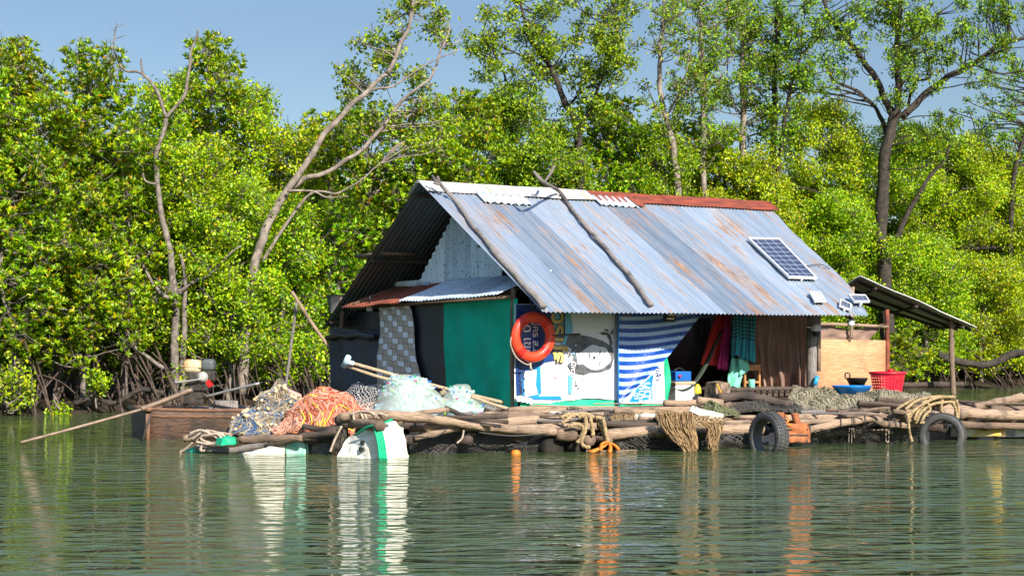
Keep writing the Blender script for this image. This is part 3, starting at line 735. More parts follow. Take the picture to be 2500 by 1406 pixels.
edge = [roofhit(u, v) for (u, v) in ((1872, 500), (1945, 575), (2068, 690), (2100, 735), (2117, 768))]
edge = sorted([(1-w_, s) for s, w_ in edge])
def rtrim(bq):
    for (a, sa), (b_, sb) in zip(edge, edge[1:]):
        if bq <= b_: 
            t = max(0, (bq-a)/(b_-a)); return sa+(sb-sa)*t - S0
    return edge[-1][1]-S0
SMAX = max(s for _, s in edge)-S0
q = corrugate(lambda a, bq: RP(S0+a, 1-bq) + UP*(0.012*noise.noise(Vector((a*0.6, bq*2, 0)))), NF, SMAX, SL, 14, 0.076, 0.012, trim=rtrim)
q.build("roof", M_roof, hut)
def RB(s, w_): return HS(s, TR+(TR-TE)*(1-w_), ZE-0.15+(ZR-ZE+0.15)*w_)     # back slope
NB = (UP*(TR-TE)+E2*(ZR-ZE)).normalized()
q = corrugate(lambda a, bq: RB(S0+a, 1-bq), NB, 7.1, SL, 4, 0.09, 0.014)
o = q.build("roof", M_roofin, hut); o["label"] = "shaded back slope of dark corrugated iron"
# ridge caps: two pale sheets then two rusty ones, folded over the ridge
def capsheet(sa, sb, mat, lab, drop=0.36, lift=0.03, tilt=0.0):
    q = MB(); n = 8
    for side in (0, 1):
        def fn(a, b_):
            s = sa+(sb-sa)*a; d = b_*drop/SL
            p = RP(s, 1-d, lift) if side == 0 else RB(s, 1-d)+NB*lift
            c = 0.009*math.sin(b_*drop/0.06*2*math.pi)
            p = p + (NF if side == 0 else NB)*c + UP*(0.012*noise.noise(Vector((s*1.5, b_, 2)))+tilt*(a-0.5))
            if side == 0 or b_ > 0: pass
            return p
        q.grid(fn, 14, 24, (sb-sa, drop))
    o = q.build("ridge_sheet", mat, hut, solid=0.004); o["label"] = lab
caps = [(-0.16, 1.7, M_cap, "pale ridge sheet at the gable end"), (1.66, 2.98, M_cap, "pale ridge sheet between the roof poles"), (2.94, 4.55, M_rustcap, "rust-red ridge sheet"), (4.5, SMAX+S0+0.08, M_rustcap, "rust-red ridge sheet at the far end")]
for i, c in enumerate(caps): capsheet(*c, lift=0.032+0.004*(i % 2))
for (ua, ub, v, mt, lab) in ((1172, 1283, 487, M_awnw, "small patch of white corrugated iron tucked under the ridge"), (1455, 1545, 494, M_awnw, "patch of white corrugated iron under the rusty ridge"), (1543, 1566, 497, M_rusty, "rusty scrap under the ridge")):
    sa, wa = roofhit(ua, v); sb, _ = roofhit(ub, v+3)
    q = corrugate(lambda a, bq: RP(sa+a, wa+0.045-bq*0.085, 0.034+0.006*math.sin(a*9)), NF, sb-sa, 0.3, 3, 0.13, 0.014)
    o = q.build("roof_patch", mt, hut, solid=0.003); o["label"] = lab
# timber inside: rafters, purlins seen from the gable
q = MB()
for s in (1.4, 3.6, 5.6):
    q.tube([RP(s, 0.02, -0.07), RP(s, 0.97, -0.07)], 0.035, 7); q.tube([RB(s, 0.02)-NB*0.07, RB(s, 0.97)-NB*0.07], 0.035, 7)
for w_ in (0.05, 0.5, 0.93):
    q.tube([RP(-0.08, w_, -0.04), RP(5.9, w_, -0.04)], 0.03, 7); q.tube([RB(-0.08, w_)-NB*0.04, RB(6.8, w_)-NB*0.04], 0.03, 7)
q.build("rafter", M_driftd, hut)
# gable sheet
ta, za = PG(1205, 668, 0.7); tb, zb = PG(955, 703, 0.7)
def gtop(t):
    z = ZR-(ZR-ZE)/(TR-TE)*abs(t-TR) - 0.03
    if t > TR: z -= (0.05+0.28*(t-TR)) 
    return z
q = MB(); t0_, t1_ = ta-0.25, tb+0.1; n = 260
for i in range(n+1):
    t = t0_+(t1_-t0_)*i/n; zt = max(2.46, gtop(t)+0.05*math.floor(noise.noise(Vector((math.floor(t/0.42), 3, 1)))*2)*(t > TR))
    zb_ = 2.40+0.02*math.sin(t*40)-0.02*(t-ta)
    fan = 0.10*(t-TR) if t > TR+0.3 else 0
    for k in range(9):
        z = zb_+(zt-zb_)*k/8
        q.v.append(HS(0.7+0.022*math.sin(2*math.pi*t/0.12)+0.02*noise.noise(Vector((t*2, z*2, 0))), t-fan*(k/8)*0.5, z))
for i in range(n):
    for k in range(8):
        a = i*9+k; q.face((a, a+9, a+10, a+1), [(i/n*(t1_-t0_), k/8), ((i+1)/n*(t1_-t0_), k/8), ((i+1)/n*(t1_-t0_), (k+1)/8), (i/n*(t1_-t0_), (k+1)/8)])
o = q.build("gable_sheet", M_gable, hut)
q = MB(); tg, zg = PG(960, 622, 0.4)
q.box(HS(0.35, tg+0.2, zg), (0.6, 1.1, 0.05), (E1, E2, UP)); q.build("cross_beam", M_drift, hut)
# awning: rusty sheets left, white sheets right
def awn(tA, tB, mt, lab, zo=0.0, out=-0.22, seed=0, pitch=0.1):
    nrm = (UP*0.92-E1*0.36).normalized()
    def fn(a, bq):
        t = tA+(tB-tA)*a/abs(tB-tA)
        s = 0.72+(out-0.72)*bq
        zz = 2.44-0.36*bq-0.05*(t-1)*0.3
        return HS(s, t+0.22*bq*0, zz+zo+0.02*noise.noise(Vector((t*1.5, bq*2, seed))))
    q = corrugate(fn, nrm, abs(tB-tA), 1.0, 8, pitch, 0.012, uv0=seed)
    o = q.build("awning_sheet", mt, hut, solid=0.003); o["label"] = lab; return o
tR0, _ = PG(1215, 716, -0.2); tM, _ = PG(1000, 722, -0.2); tL, _ = PG(838, 735, -0.2); tW, _ = PG(905, 700, 0.3)
awn(tR0, tM-0.5, M_awnw, "pale corrugated awning sheet with worn streaks", 0.012, seed=3)
awn(tM-0.6, tM+0.35, M_awnw, "pale corrugated awning sheet beside the rusty one", 0.02, seed=5)
awn(tM+0.3, tM+1.25, M_rusty, "rust-brown awning sheet", 0.0, seed=7)
awn(tM+1.2, tL, M_rusty, "rust-brown awning sheet at the rear", -0.012, seed=9, out=-0.25)
awn(tM+0.9, tM+1.5, M_awnw, "pale sheet lying over the rusty awning", 0.04, seed=11, out=0.35)
q = MB(); q.tube([HS(-0.05, tR0-0.1, 2.08), HS(-0.05, tL, 2.0)], 0.028, 7, rough=0.2)
for t in (tR0+0.1, (tR0+tL)/2, tL-0.3): q.tube([HS(-0.15, t, 2.07), HS(0.65, t, 2.37)], 0.022, 6)
q.build("awning_beam", M_drift, hut)
# cloths
def cloth(name, a, b, c, d, mt, lab=None, parent=hut, nu=30, nv=24, fold=0.03, freq=9, seed=0.0, nrm=None, uvs=(1, 1), sag=0.0, hem=0.0, solid=0.0):
    """a,b top left/right, c,d bottom right/left"""
    nrm = nrm or (Vector(b)-Vector(a)).cross(Vector(d)-Vector(a)).normalized()
    q = MB()
    def fn(x, y):
        p = a.lerp(b, x).lerp(d.lerp(c, x), y)
        f = fold*(0.35+0.65*y)*(math.sin(x*freq*6.28+2.5*noise.noise(Vector((x*2, y*1.5, seed))))*0.6 + noise.noise(Vector((x*5+seed, y*3, seed)))*1.0)
        p = p + nrm*f
        if sag: p = p - UP*sag*math.sin(math.pi*x)*(1-y)
        if hem: p = p + UP*hem*y*noise.noise(Vector((x*6, seed, 1)))
        return p
    q.grid(fn, nu, nv, uvs)
    o = q.build(name, mt, parent, solid=solid)
    if lab: o["label"] = lab
    return o
zb0 = 0.50
def gw(u, v, s=0.0):
    t, z = PG(u, v, s); return HS(s, t, z)
tc0, _ = PG(1262, 800); tc1, _ = PG(1086, 800); tw1, _ = PG(930, 800)
cloth("wall_cloth", HS(0, tc1+0.05, 2.12), HS(0, tc0-0.02, 2.05), HS(0, tc0-0.02, zb0), HS(0, tc1-0.05, zb0), M_green, "green tarpaulin wall of the gable end", fold=0.035, freq=2.5, nu=50, nv=30, seed=2)
cloth("wall_cloth", HS(0.05, tw1-0.6, 2.12), HS(0.03, tc1-0.05, 2.12), HS(0.03, tc1-0.05, zb0), HS(0.05, tw1-1.0, zb0), M_black, "black plastic sheet between the green tarp and the woven panel", fold=0.02, freq=2)
# woven panel: edge swings right towards the bottom
def wv(x, y):
    tl, _ = PG(928+4*math.sin(y*7), 800); tr, _ = PG(1003+38*y+4*math.sin(y*9), 800)
    t = tl+(tr-tl)*x + 0.012*round(noise.noise(Vector((x*3, y*14, 0)))*3)*(1 if x < 0.05 else 0)
    return HS(-0.03-0.02*math.sin(x*3), t, 2.05-(2.05-zb0)*y)
q = MB(); q.grid(wv, 20, 40, (0.75, 1.55)); o = q.build("woven_panel", M_weave, hut, solid=0.01); o["label"] = "palm-weave wall panel of pale and brown strips"
cloth("wall_cloth", gw(806, 800, -0.05), HS(-0.02, tw1+0.02, 1.60), HS(-0.02, tw1+0.02, zb0-0.1), gw(806, 962, -0.05), M_navy, "navy plastic sheet at the rear of the gable end", fold=0.03, freq=2, seed=5)
cloth("wall_cloth", gw(806, 765, 0.3), HS(0.25, tw1-0.05, 1.95), HS(0.25, tw1-0.05, 0.5), gw(806, 960, 0.3), M_black, "torn black sheet under the eave", fold=0.05, freq=3, seed=8)
q = MB(); q.tube(smoothpath([HS(-0.1, 6.0, 1.50), HS(-0.1, 5.2, 1.55), HS(-0.1, 4.2, 1.53)], 5, 0.04), 0.055, 8, rough=0.6); q.build("rolled_sheet", M_black, hut)
# floor, posts, inner walls
q = MB(); q.box(HS(3.3, 2.9, 0.47), (7.0, 6.2, 0.06), (E1, E2, UP)); q.build("floor", M_driftd, hut)
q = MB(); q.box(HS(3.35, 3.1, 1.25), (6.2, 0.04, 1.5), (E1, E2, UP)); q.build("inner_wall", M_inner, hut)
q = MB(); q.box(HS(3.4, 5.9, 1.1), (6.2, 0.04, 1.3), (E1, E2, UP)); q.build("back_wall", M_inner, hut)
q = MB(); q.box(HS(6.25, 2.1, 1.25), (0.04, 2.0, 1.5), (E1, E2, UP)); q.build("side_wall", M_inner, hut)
def post(a, b, r, mt, lab=None, rough=0.3, name="post"):
    q = MB(); q.tube(smoothpath([a, a.lerp(b, .5)+wob(a, .03), b], 5, 0.01), r, 9, rough=rough); o = q.build(name, mt, hut)
    if lab: o["label"] = lab
for s, t in ((0.02, 0.08), (0.05, 5.7), (6.2, 3.0)): post(HS(s, t, 0.3), HS(s, t, 2.2), 0.04, M_drift)
SP, zt1 = PW(1981, 766, -0.1); s1 = SP; post(HS(s1, -0.1, 0.40), HS(s1+0.02, -0.1, 1.95), 0.085, M_greyw, "thick cracked grey post at the open end", 0.4)
q = MB(); q.box(HS(s1+0.14, -0.12, 1.45), (0.05, 0.04, 0.95), (E1, E2, UP)); q.build("batten", M_driftl, hut)
# bed platform with battens
sa, _ = PW(1790, 948, 0.1); sb, _ = PW(1978, 948, 0.1)
q = MB(); q.box(HS((sa+sb)/2, 0.9, 0.70), (sb-sa+0.3, 1.6, 0.05), (E1, E2, UP))
for i in range(14): q.tube([HS(sa+(sb-sa)*i/13, 0.06, 0.655), HS(sa+(sb-sa)*i/13, 1.6, 0.655)], 0.022, 6)
q.box(HS((sa+sb)/2, 0.2, 0.60), (sb-sa+0.3, 0.08, 0.06), (E1, E2, UP))
q.build("platform", M_driftd, hut)
# plywood end wall, uprights, rail
def bx(name, a, b, th, h_, mt, lab=None, zc=None):
    q = MB(); c = (a+b)/2; L = (b-a).length; X = (b-a).normalized(); Y_ = UP.cross(X)
    q.box(c, (L, th, h_), (X, Y_, UP)); o = q.build(name, mt, hut, smooth=False)
    if lab: o["label"] = lab
    return o
TP = 0.95
sa, za = PW(1988, 828, TP); sb, zb = PW(2163, 833, TP)
q = MB(); q.grid(lambda x, y: HS(sa+(sb-sa)*x, TP, 0.48+(za-0.02*x-0.48)*y) , 4, 4, (1.2, 1.0)); q.build("plywood_wall", M_ply, hut, solid=0.012)
post(HS(sb+0.03, TP, 0.4), HS(sb+0.03, TP, 2.0), 0.04, M_rusty, "reddish upright at the edge of the plywood")
post(WW(1985, 790, TP-.03), WW(2168, 798, TP-.03), 0.028, M_driftl, name="rail")
post(WW(2083, 700, TP-.05), WW(2078, 828, TP-.05), 0.03, M_driftl, "pale stick above the plywood", name="upright")
cloth("hanging_net", WW(1990, 783, TP+.05), WW(2160, 788, TP+.05), WW(2120, 832, TP+.05), WW(1990, 832, TP+.05), M_net1, fold=0.03, freq=3, sag=0.12)
# interior hangings as parts of the hut
cloth("hanging_net", WW(1835, 762, 0.7), WW(1975, 762, 0.25), WW(1972, 948, 0.25), WW(1850, 946, 0.7), M_net1, "brown mosquito net behind the post", fold=0.11, freq=6, seed=4, nu=60)
cloth("hanging_net", WW(1780, 762, 1.1), WW(1900, 762, 1.0), WW(1955, 944, 0.8), WW(1812, 930, 1.1), M_net1, "brown mosquito net at the back", fold=0.12, freq=3, seed=6, nu=50)
# lean-to
def LP(u, v, Y): return P(u, v, Y)
lA, lB, lC, lD = P(2100, 674, 27.3), P(2030, 715, 30.2), P(2300, 797, 30.4), P(2385, 800, 27.5)
lnr = ((lB-lA).cross(lD-lA)); lnr = lnr.normalized() * (1 if lnr.z > 0 else -1)
q = corrugate(lambda a, bq: lA.lerp(lB, a/3.2).lerp(lD.lerp(lC, a/3.2), bq)+lnr*0.03*noise.noise(Vector((a, bq*3, 0))), lnr, 3.2, 2.3, 10, 0.1, 0.012)
o = q.build("lean_to_roof", galv("old_iron", (0.80, 0.79, 0.75), (0.36, 0.33, 0.30), 0.6, metal=0.1, rough=0.6, spots=True), hut, solid=0.004)
q = MB()
for k in (0.12, 0.5, 0.88): q.tube([lA.lerp(lB, k)-lnr*0.05, lD.lerp(lC, k)-lnr*0.05], 0.03, 7, rough=0.2)
for k in (0.15, 0.5, 0.9): q.tube([lA.lerp(lD, k)-lnr*0.09, lB.lerp(lC, k)-lnr*0.09], 0.025, 7, rough=0.2)
q.build("lean_to_rafter", M_driftd, hut)
post(P(2328, 968, 27.7), P(2324, 782, 27.7), 0.048, M_drift, "peeling reddish post of the lean-to")
post(P(2165, 960, 29.8), P(2150, 765, 29.8), 0.04, M_driftd)
post(P(2200, 940, 28.2), P(2352, 938, 28.2), 0.05, M_driftd, name="rail")

# ------------------------------------------------------------ banner and striped tarp on the front
def FW(u, v, off=0.0): s, z = PW(u, v, -0.04); return HS(s, -0.04-off, z)
ban = thing("printed_banner", FW(1440, 985), "old election banner turned on its side, white and blue, nailed over the hut's front wall", "banner")
q = MB()
def bn(x, y):
    u = 1256+(1622-1256)*x; v = 742+(978-742)*y + (6*math.sin(x*9)+4*noise.noise(Vector((x*14, 0, 0))))*(y > 0.98)
    p = FW(u, v); return p - E2*0.012*noise.noise(Vector((x*6, y*3, 0)))*(y > 0.05)
q.grid(bn, 50, 20); q.build("sheet", M_white, ban)
def decal(name, pts, mt, off=0.018, lab=None):
    q = MB(); q.poly([FW(u, v, off) for u, v in pts]); o = q.build(name, mt, ban, smooth=False)
    if lab: o["label"] = lab
decal("printed_panel", [(1258, 744), (1352, 744), (1352, 880), (1330, 884), (1318, 893), (1262, 905), (1258, 900)][::-1], M_prblue, lab="dark blue printed field behind the life ring")
decal("printed_panel", [(1262, 905), (1318, 893), (1320, 960), (1302, 972), (1266, 962)][::-1], M_prmid, 0.0175, lab="ragged bright blue strip at the lower left")
decal("printed_panel", [(1276, 906), (1308, 902), (1306, 940), (1312, 962), (1280, 968)][::-1], M_prw, 0.021)
decal("printed_panel", [(1302, 966), (1366, 966), (1371, 975), (1300, 974)][::-1], M_prmid, 0.019)
decal("printed_panel", [(1258, 900), (1270, 903), (1272, 960), (1260, 968)][::-1], M_prblue, 0.020)
decal("printed_panel", [(1340, 744), (1388, 744), (1396, 800), (1394, 830), (1384, 842), (1372, 842), (1350, 800)][::-1], M_prcyan, 0.021)
decal("printed_panel", [(1384, 744), (1498, 744), (1499, 800), (1470, 802), (1398, 796)][::-1], M("print_pale", (0.60, 0.70, 0.74), (0.72, 0.78, 0.80), 0.4), 0.019)
decal("printed_panel", [(1386, 915), (1396, 917), (1394, 962), (1386, 960)][::-1], M_prcyan, 0.021)
def ell(cu, cv, ru, rv, rot=0, n=28, a0=0, a1=6.283, w_=0.0, sd_=0):
    r_ = []
    for i in range(n):
        a = a0+(a1-a0)*i/n; k = 1+w_*noise.noise(Vector((math.cos(a)*2, math.sin(a)*2, sd_)))
        x, y = ru*k*math.cos(a), rv*k*math.sin(a); c, s = math.cos(rot), math.sin(rot)
        r_.append((cu+x*c-y*s, cv+x*s+y*c))
    return r_[::-1]
# portrait lying on its side: jacket, hair, face
decal("portrait_print", [(1378, 840), (1386, 818), (1402, 815), (1440, 822), (1470, 832), (1492, 846), (1498, 870), (1490, 898), (1466, 907), (1440, 908), (1425, 914), (1395, 908), (1384, 890), (1400, 872), (1396, 852)][::-1], M_grey, 0.0225, "generic lying portrait with dark hair and jacket")
decal("portrait_print", ell(1452, 873, 37, 30, 0.05, 28, w_=0.12), M_face, 0.026)
decal("portrait_print", [(1404, 862), (1425, 858), (1425, 888), (1408, 890)][::-1], M_face, 0.0255)
for (cu, cv, ru, rv) in ((1462, 860, 1.2, 7), (1462, 886, 1.2, 7), (1448, 873, 3, 4), (1436, 868, 1.3, 8)):
    decal("portrait_print", ell(cu, cv, ru, rv, 0.1), M_ink, 0.029)
for i in range(26):
    decal("portrait_print", ell(1390+random.uniform(-10, 14), 865+random.uniform(-22, 22), random.uniform(1, 3), random.uniform(1, 2.5)), random.choice([M_prcyan, M_pink, M_ink, M_prmid, M_prw]), 0.0275+i*0.0002)
for (cu, cv, ru, rv, ro) in ((1474, 814, 11, 3, 0.1), (1486, 822, 8, 3, 1.0), (1492, 812, 7, 2, 2.1), (1480, 806, 6, 2, 0.5), (1490, 835, 9, 2.5, 1.4), (1405, 940, 5, 1.5, .6), (1410, 948, 4, 1.5, 2), (1420, 928, 3, 1, .6), (1404, 932, 4, 1, 1.6)):
    decal("flower_print", ell(cu, cv, ru, rv, ro, w_=0.4, sd_=cu), M_ink, 0.0225)
decal("flower_print", ell(1355, 920, 6, 2, .3, w_=.5), M_pink, 0.021)
def text(s, u, v, size, mt, rot=-90, off=0.03, thick=0.0, parent=ban, name="lettering"):
    cu = bpy.data.curves.new("t", 'FONT'); cu.body = s; cu.size = size; cu.offset = thick; cu.extrude = 0.0015
    cu.align_x = 'CENTER'; cu.align_y = 'CENTER'
    ob = bpy.data.objects.new("t", cu); COL.objects.link(ob)
    dg = bpy.context.evaluated_depsgraph_get(); me = bpy.data.meshes.new_from_object(ob.evaluated_get(dg))
    bpy.data.objects.remove(ob)
    c = FW(u, v, off); a = R(rot); X = E1*math.cos(a)+UP*math.sin(a); Y_ = -E1*math.sin(a)+UP*math.cos(a); Z = X.cross(Y_)
    org = root_loc(parent)
    me.transform(Matrix.Translation(c-org) @ Matrix((X, Y_, Z)).transposed().to_4x4())
    me.materials.clear(); me.materials.append(mt)
    o = bpy.data.objects.new(name, me); COL.objects.link(o); o.parent = parent
    return o
text("ถัด เขต", 1285, 822, 0.20, M_prw, thick=0.003)
text("สมัคร ส.ส.", 1305, 818, 0.15, M_prw, thick=0.002)
text("วรปธ", 1359, 826, 0.34, M_ink, off=0.028, thick=0.022)
text("วรปธ", 1359, 826, 0.34, M_gold, off=0.034, thick=0.010)
text("ร", 1377, 852, 0.16, M_gold, off=0.034, thick=0.006)
text("นักวา", 1396, 902, 0.11, M_prw, off=0.034, thick=0.002)
text("ประมงพื้น", 1270, 930, 0.12, M_ink, off=0.034)
def striped():
    sw = thing("striped_tarp", FW(1560, 870), "blue and white striped tarpaulin drawn diagonally across the banner's right part", "tarpaulin")
    q = MB()
    def fn(x, y):
        v = 742+(990-742)*y; K = ((742, 1712), (776, 1698), (866, 1630), (906, 1592), (942, 1552), (990, 1503)); ur = 1503
        for (va, ua), (vb, ub) in zip(K, K[1:]):
            if va <= v <= vb+1e-6: ur = ua+(ub-ua)*(v-va)/(vb-va)
        u = 1500+(ur-1500)*x
        p = FW(u, v, 0.085)
        return p + (-E2)*(0.018*math.sin(x*9+y*3)+0.02*noise.noise(Vector((x*4, y*3, 2)))) - UP*0.01*math.sin(x*5)
    q.grid(fn, 40, 40); 
    q.uv = []
    for j in range(40):
        for i in range(40):
            def V(i, j):
                x, y = i/40, j/40
                return (x, y*12.5+x*(1-y)*0.9-0.25*math.sin(x*3)*(1-y))
            q.uv.append([V(i, j), V(i+1, j), V(i+1, j+1), V(i, j+1)])
    o = q.build("sheet", M_stripe, sw)
    q = MB(); pts = [FW(1500, 742, 0.10), FW(1500, 860, 0.10), FW(1500, 988, 0.10)]; q.tube(pts, 0.012, 6); q.build("hem", M_prmid, sw)
striped()
# lower right banner fragment with lettering
br = thing("printed_banner", FW(1600, 985), "torn piece of blue and white lettered banner at the foot of the striped tarp", "banner")
q = MB(); q.poly([FW(*p, 0.03) for p in ((1512, 985), (1560, 940), (1618, 878), (1620, 984))]); q.build("sheet", M_white, br, smooth=False)
def d2(pts, mt, off):
    q = MB(); q.poly([FW(*p, off) for p in pts]); q.build("printed_panel", mt, br, smooth=False)
d2([(1532, 981), (1578, 981), (1592, 920), (1592, 912), (1550, 950)][::-1], M_prmid, 0.036)
text("กล้า", 1602, 912, 0.13, M_prblue, parent=br, off=0.042); 
text("ปาก", 1575, 957, 0.19, M_prw, parent=br, rot=90, off=0.042, thick=0.003); text("สนาม", 1561, 962, 0.13, M_prw, parent=br, rot=90, off=0.042, thick=0.002); text("เป็", 1549, 966, 0.12, M_prw, parent=br, rot=90, off=0.042, thick=0.002)
text("เปลี่ยนประเทศ", 1587, 950, 0.075, M_prmid, parent=br, rot=90, off=0.042)
# green cloth peeping out round the banner
q = MB()
q.grid(lambda x, y: FW(1270+(1622-1270)*x, 975+(18+3*math.sin(x*11))*y, 0.0-0.02+0.03*y+0.01*math.sin(x*30)), 40, 3); 
q.grid(lambda x, y: FW(1618+(10+6*math.sin(y*3))*x, 868+(985-868)*y, 0.02+0.02*math.sin(x*5+y*6)), 4, 20)
o = q.build("cloth_edging", M_greenn, hut); o["label"] = "bright green cloth showing below and beside the banner"
q = MB()
q.tube([FW(1285, 988, 0.1), FW(1400, 992, 0.1), FW(1500, 992, 0.1)], 0.012, 6); q.tube([FW(1440, 985, 0.1), FW(1560, 984, 0.1), FW(1620, 986, 0.1)], 0.01, 6)
q.build("batten", M_bamboo, hut)
cloth("torn_hem", FW(1252, 966, .05), FW(1290, 972, .05), FW(1295, 985, .08), FW(1258, 978, .08), M_white, fold=0.03, freq=4, parent=ban)
# ------------------------------------------------------------ the log raft
raft = thing("log_raft", HS(1.5, 0, 0.0), "long raft of lashed driftwood logs carrying the hut, nets and ropes", "raft")
NLOG = [0]
def log(pts, r, mt=None, lab=None, d=0.0, r2=None, px=True, jit=0.012, nseg=9, name="log", parent=None, cut=True):
    pw = [PR(p[0], p[1], d + (p[2] if len(p) > 2 else 0)) for p in pts] if px else pts
    sp = smoothpath(pw, 5, jit, NLOG[0]*3.1); m = len(sp)
    q = MB(); r2 = r2 or r
    q.tube(sp, [(r+(r2-r)*i/(m-1))*(1+0.14*noise.noise(Vector((i*0.7, NLOG[0]*2.3, 0)))) for i in range(m)], nseg, rough=0.3, seed=NLOG[0])
    NLOG[0] += 1
    o = q.build(name, mt or M_drift, parent or raft)
    if lab: o["label"] = lab
    return o
PXM = 0.0048                                            # metres per photo pixel at the raft's front
log([(832, 1018), (930, 1012), (1040, 1021), (1150, 1037), (1290, 1051), (1357, 1054)], 12.5*PXM, M_driftl, "long tan front log with a knotted bend")
log([(1000, 1010, .1), (1060, 1004, .15), (1100, 1000, .3)], 7*PXM, M_driftl, "short branch stub")
log([(1085, 995, .3), (1130, 1015, .2), (1180, 1026, .1), (1240, 1030, .1)], 7*PXM, M_driftd, "dark bent stick over the front log")
log([(1357, 1060), (1405, 1060)], 19*PXM, M_drift, "thick squared log butt", jit=0)
log([(1478, 1062), (1560, 1055), (1660, 1052), (1860, 1046)], 16*PXM, M_driftl, "stout pale front log under the brown net")
log([(1478, 1034, .1), (1612, 1040, .1)], 9*PXM, M_driftd, "dark squared rail")
log([(1610, 1060, .15), (1740, 1062, .15)], 6*PXM, M_driftd)
log([(1950, 1048), (1975, 1050), (2045, 1034), (2090, 1028), (2128, 1020), (2160, 1034), (2208, 1036), (2260, 1030)], 11*PXM, M_driftl, "crooked pale front log bound with cord")
log([(1940, 1030, .2), (2010, 1028, .2), (2100, 1030, .2)], 8*PXM, M_driftl)
log([(1975, 1062, .3), (2080, 1056, .3), (2230, 1050, .3)], 8*PXM, M_drift)
log([(2338, 1010), (2380, 1008), (2420, 1012), (2560, 1014)], 17*PXM, M_driftl, "broad pinkish log at the right end")
log([(2330, 1034, .05), (2420, 1038, .05), (2560, 1042, .05)], 12*PXM, M_drift, "lower log at the right end")
log([(2380, 995, .5), (2440, 982, .5), (2496, 968, .5)], 13*PXM, M_driftl, "upturned split log at the right end")
log([(2340, 978, .9), (2420, 984, .7), (2560, 990, .6)], 5*PXM, M_driftd)
log([(2420, 1000, .3), (2560, 1000, .3)], 11*PXM, M_drift)
log([(2180, 1006), (2235, 1004)], 8*PXM, M_driftl)
log([(836, 1034, .05), (985, 1026, .05)], 12*PXM, M_drift, "short log under the left rope lashing")
log([(870, 1052, .1), (960, 1048, .1)], 12*PXM, M_driftd)
log([(1000, 1048, .25), (1120, 1042, .25), (1240, 1046, .25)], 9*PXM, M_drift)
log([(1010, 1068, .1), (1060, 1058, .1), (1120, 1044, .1)], 8*PXM, M_driftl)
log([(1150, 1018, .7), (1260, 1018, .7), (1420, 1016, .7)], 9*PXM, M_drift)
log([(1180, 1010, 1.0), (1300, 1008, 1.0), (1380, 1000, 1.0)], 7*PXM, M_driftl)
log([(1240, 1000, 1.3), (1420, 999, 1.3), (1640, 999, 1.3), (1760, 994, 1.3)], 8*PXM, M_driftl, "long log along the foot of the banner")
log([(1620, 984, 1.6), (1712, 982, 1.6)], 10*PXM, M_driftl)
log([(1702, 976, 1.1), (1765, 984, 1.0)], 12*PXM, M_driftl)
log([(1755, 972, 1.5), (1820, 966, 1.5), (1880, 978, 1.3), (1925, 990, 1.0)], 14*PXM, M_driftd, "dark weathered log lying on the deck")
log([(1500, 1005, .8), (1640, 1010, .8), (1700, 1016, .6)], 9*PXM, M_driftl)
log([(1560, 1022, .4), (1700, 1024, .4), (1850, 1020, .4)], 8*PXM, M_driftl)
log([(1770, 1030, .2), (1860, 1032, .2)], 8*PXM, M_driftl)
log([(1700, 1006, .9), (1850, 1004, .9), (1990, 1008, .9)], 8*PXM, M_drift)
# left outrigger carrying the nets
log([(450, 1070), (500, 1066), (565, 1064)], 10*PXM, M_driftl, "pale sawn log end at the raft's left tip")
log([(478, 1090), (530, 1097), (570, 1099), (600, 1092), (655, 1084)], 9*PXM, M_greyw, "grey curved limb at the raft's left tip")
log([(585, 1072), (660, 1070), (740, 1068)], 11*PXM, M_drift)
log([(650, 1086), (700, 1075), (740, 1064), (770, 1062), (820, 1052)], 9*PXM, M_driftd, "dark bent limb before the nets")
log([(560, 1056, .4), (640, 1060, .4), (730, 1058, .4), (830, 1046, .3)], 10*PXM, M_driftd)
log([(540, 1052, .8), (700, 1050, .8), (860, 1040, .7)], 9*PXM, M_driftd)
log([(600, 1080, .25), (720, 1080, .2), (830, 1070, .2)], 9*PXM, M_driftd)
log([(740, 1042, .1), (800, 1048, .05), (840, 1040, .05)], 8*PXM, M_driftd)
# deck: lengthwise logs, then cross logs beneath
def edge_t(s): return -1.14 + (s+2.53)*(-1.59/8.07)
for i in range(20):
    t = -2.5+i*0.24 + random.uniform(-.05, .05)
    s0 = max(-2.3, (-t-1.14)/0.197-2.53 + 0.5 if t < -1.14 else -2.3) + random.uniform(0, .5)
    s1 = random.uniform(6.5, 9.8)
    if s1 - s0 < 1: continue
    z = 0.34+random.uniform(-.04, .03)
    if t > 0.1: z = 0.36
    log([HS(s0, t, z), HS((s0+s1)/2, t+random.uniform(-.1, .1), z+random.uniform(-.03, .04)), HS(s1, t+random.uniform(-.1, .1), z)], random.uniform(.045, .075), random.choice([M_drift, M_driftl, M_driftd]), px=False, jit=0.05)
for i in range(16):
    s = -2.2+i*0.72
    log([HS(s, edge_t(s)+0.12, 0.20), HS(s+0.1, 5.5, 0.22)], 0.07, M_driftd, px=False, jit=0.04, nseg=8)
for i in range(9):                                      # loose sticks
    s = random.uniform(-1.5, 7); t = random.uniform(-1.6, -0.5)
    log([HS(s, t, .45), HS(s+random.uniform(.4, 1.3), t+random.uniform(-.4, .4), .46)], random.uniform(.02, .04), random.choice([M_driftl, M_greyw]), px=False)
log([P(1000, 1000, 23.4), P(1250, 1002, 22.8)], .05, M_drift, px=False)
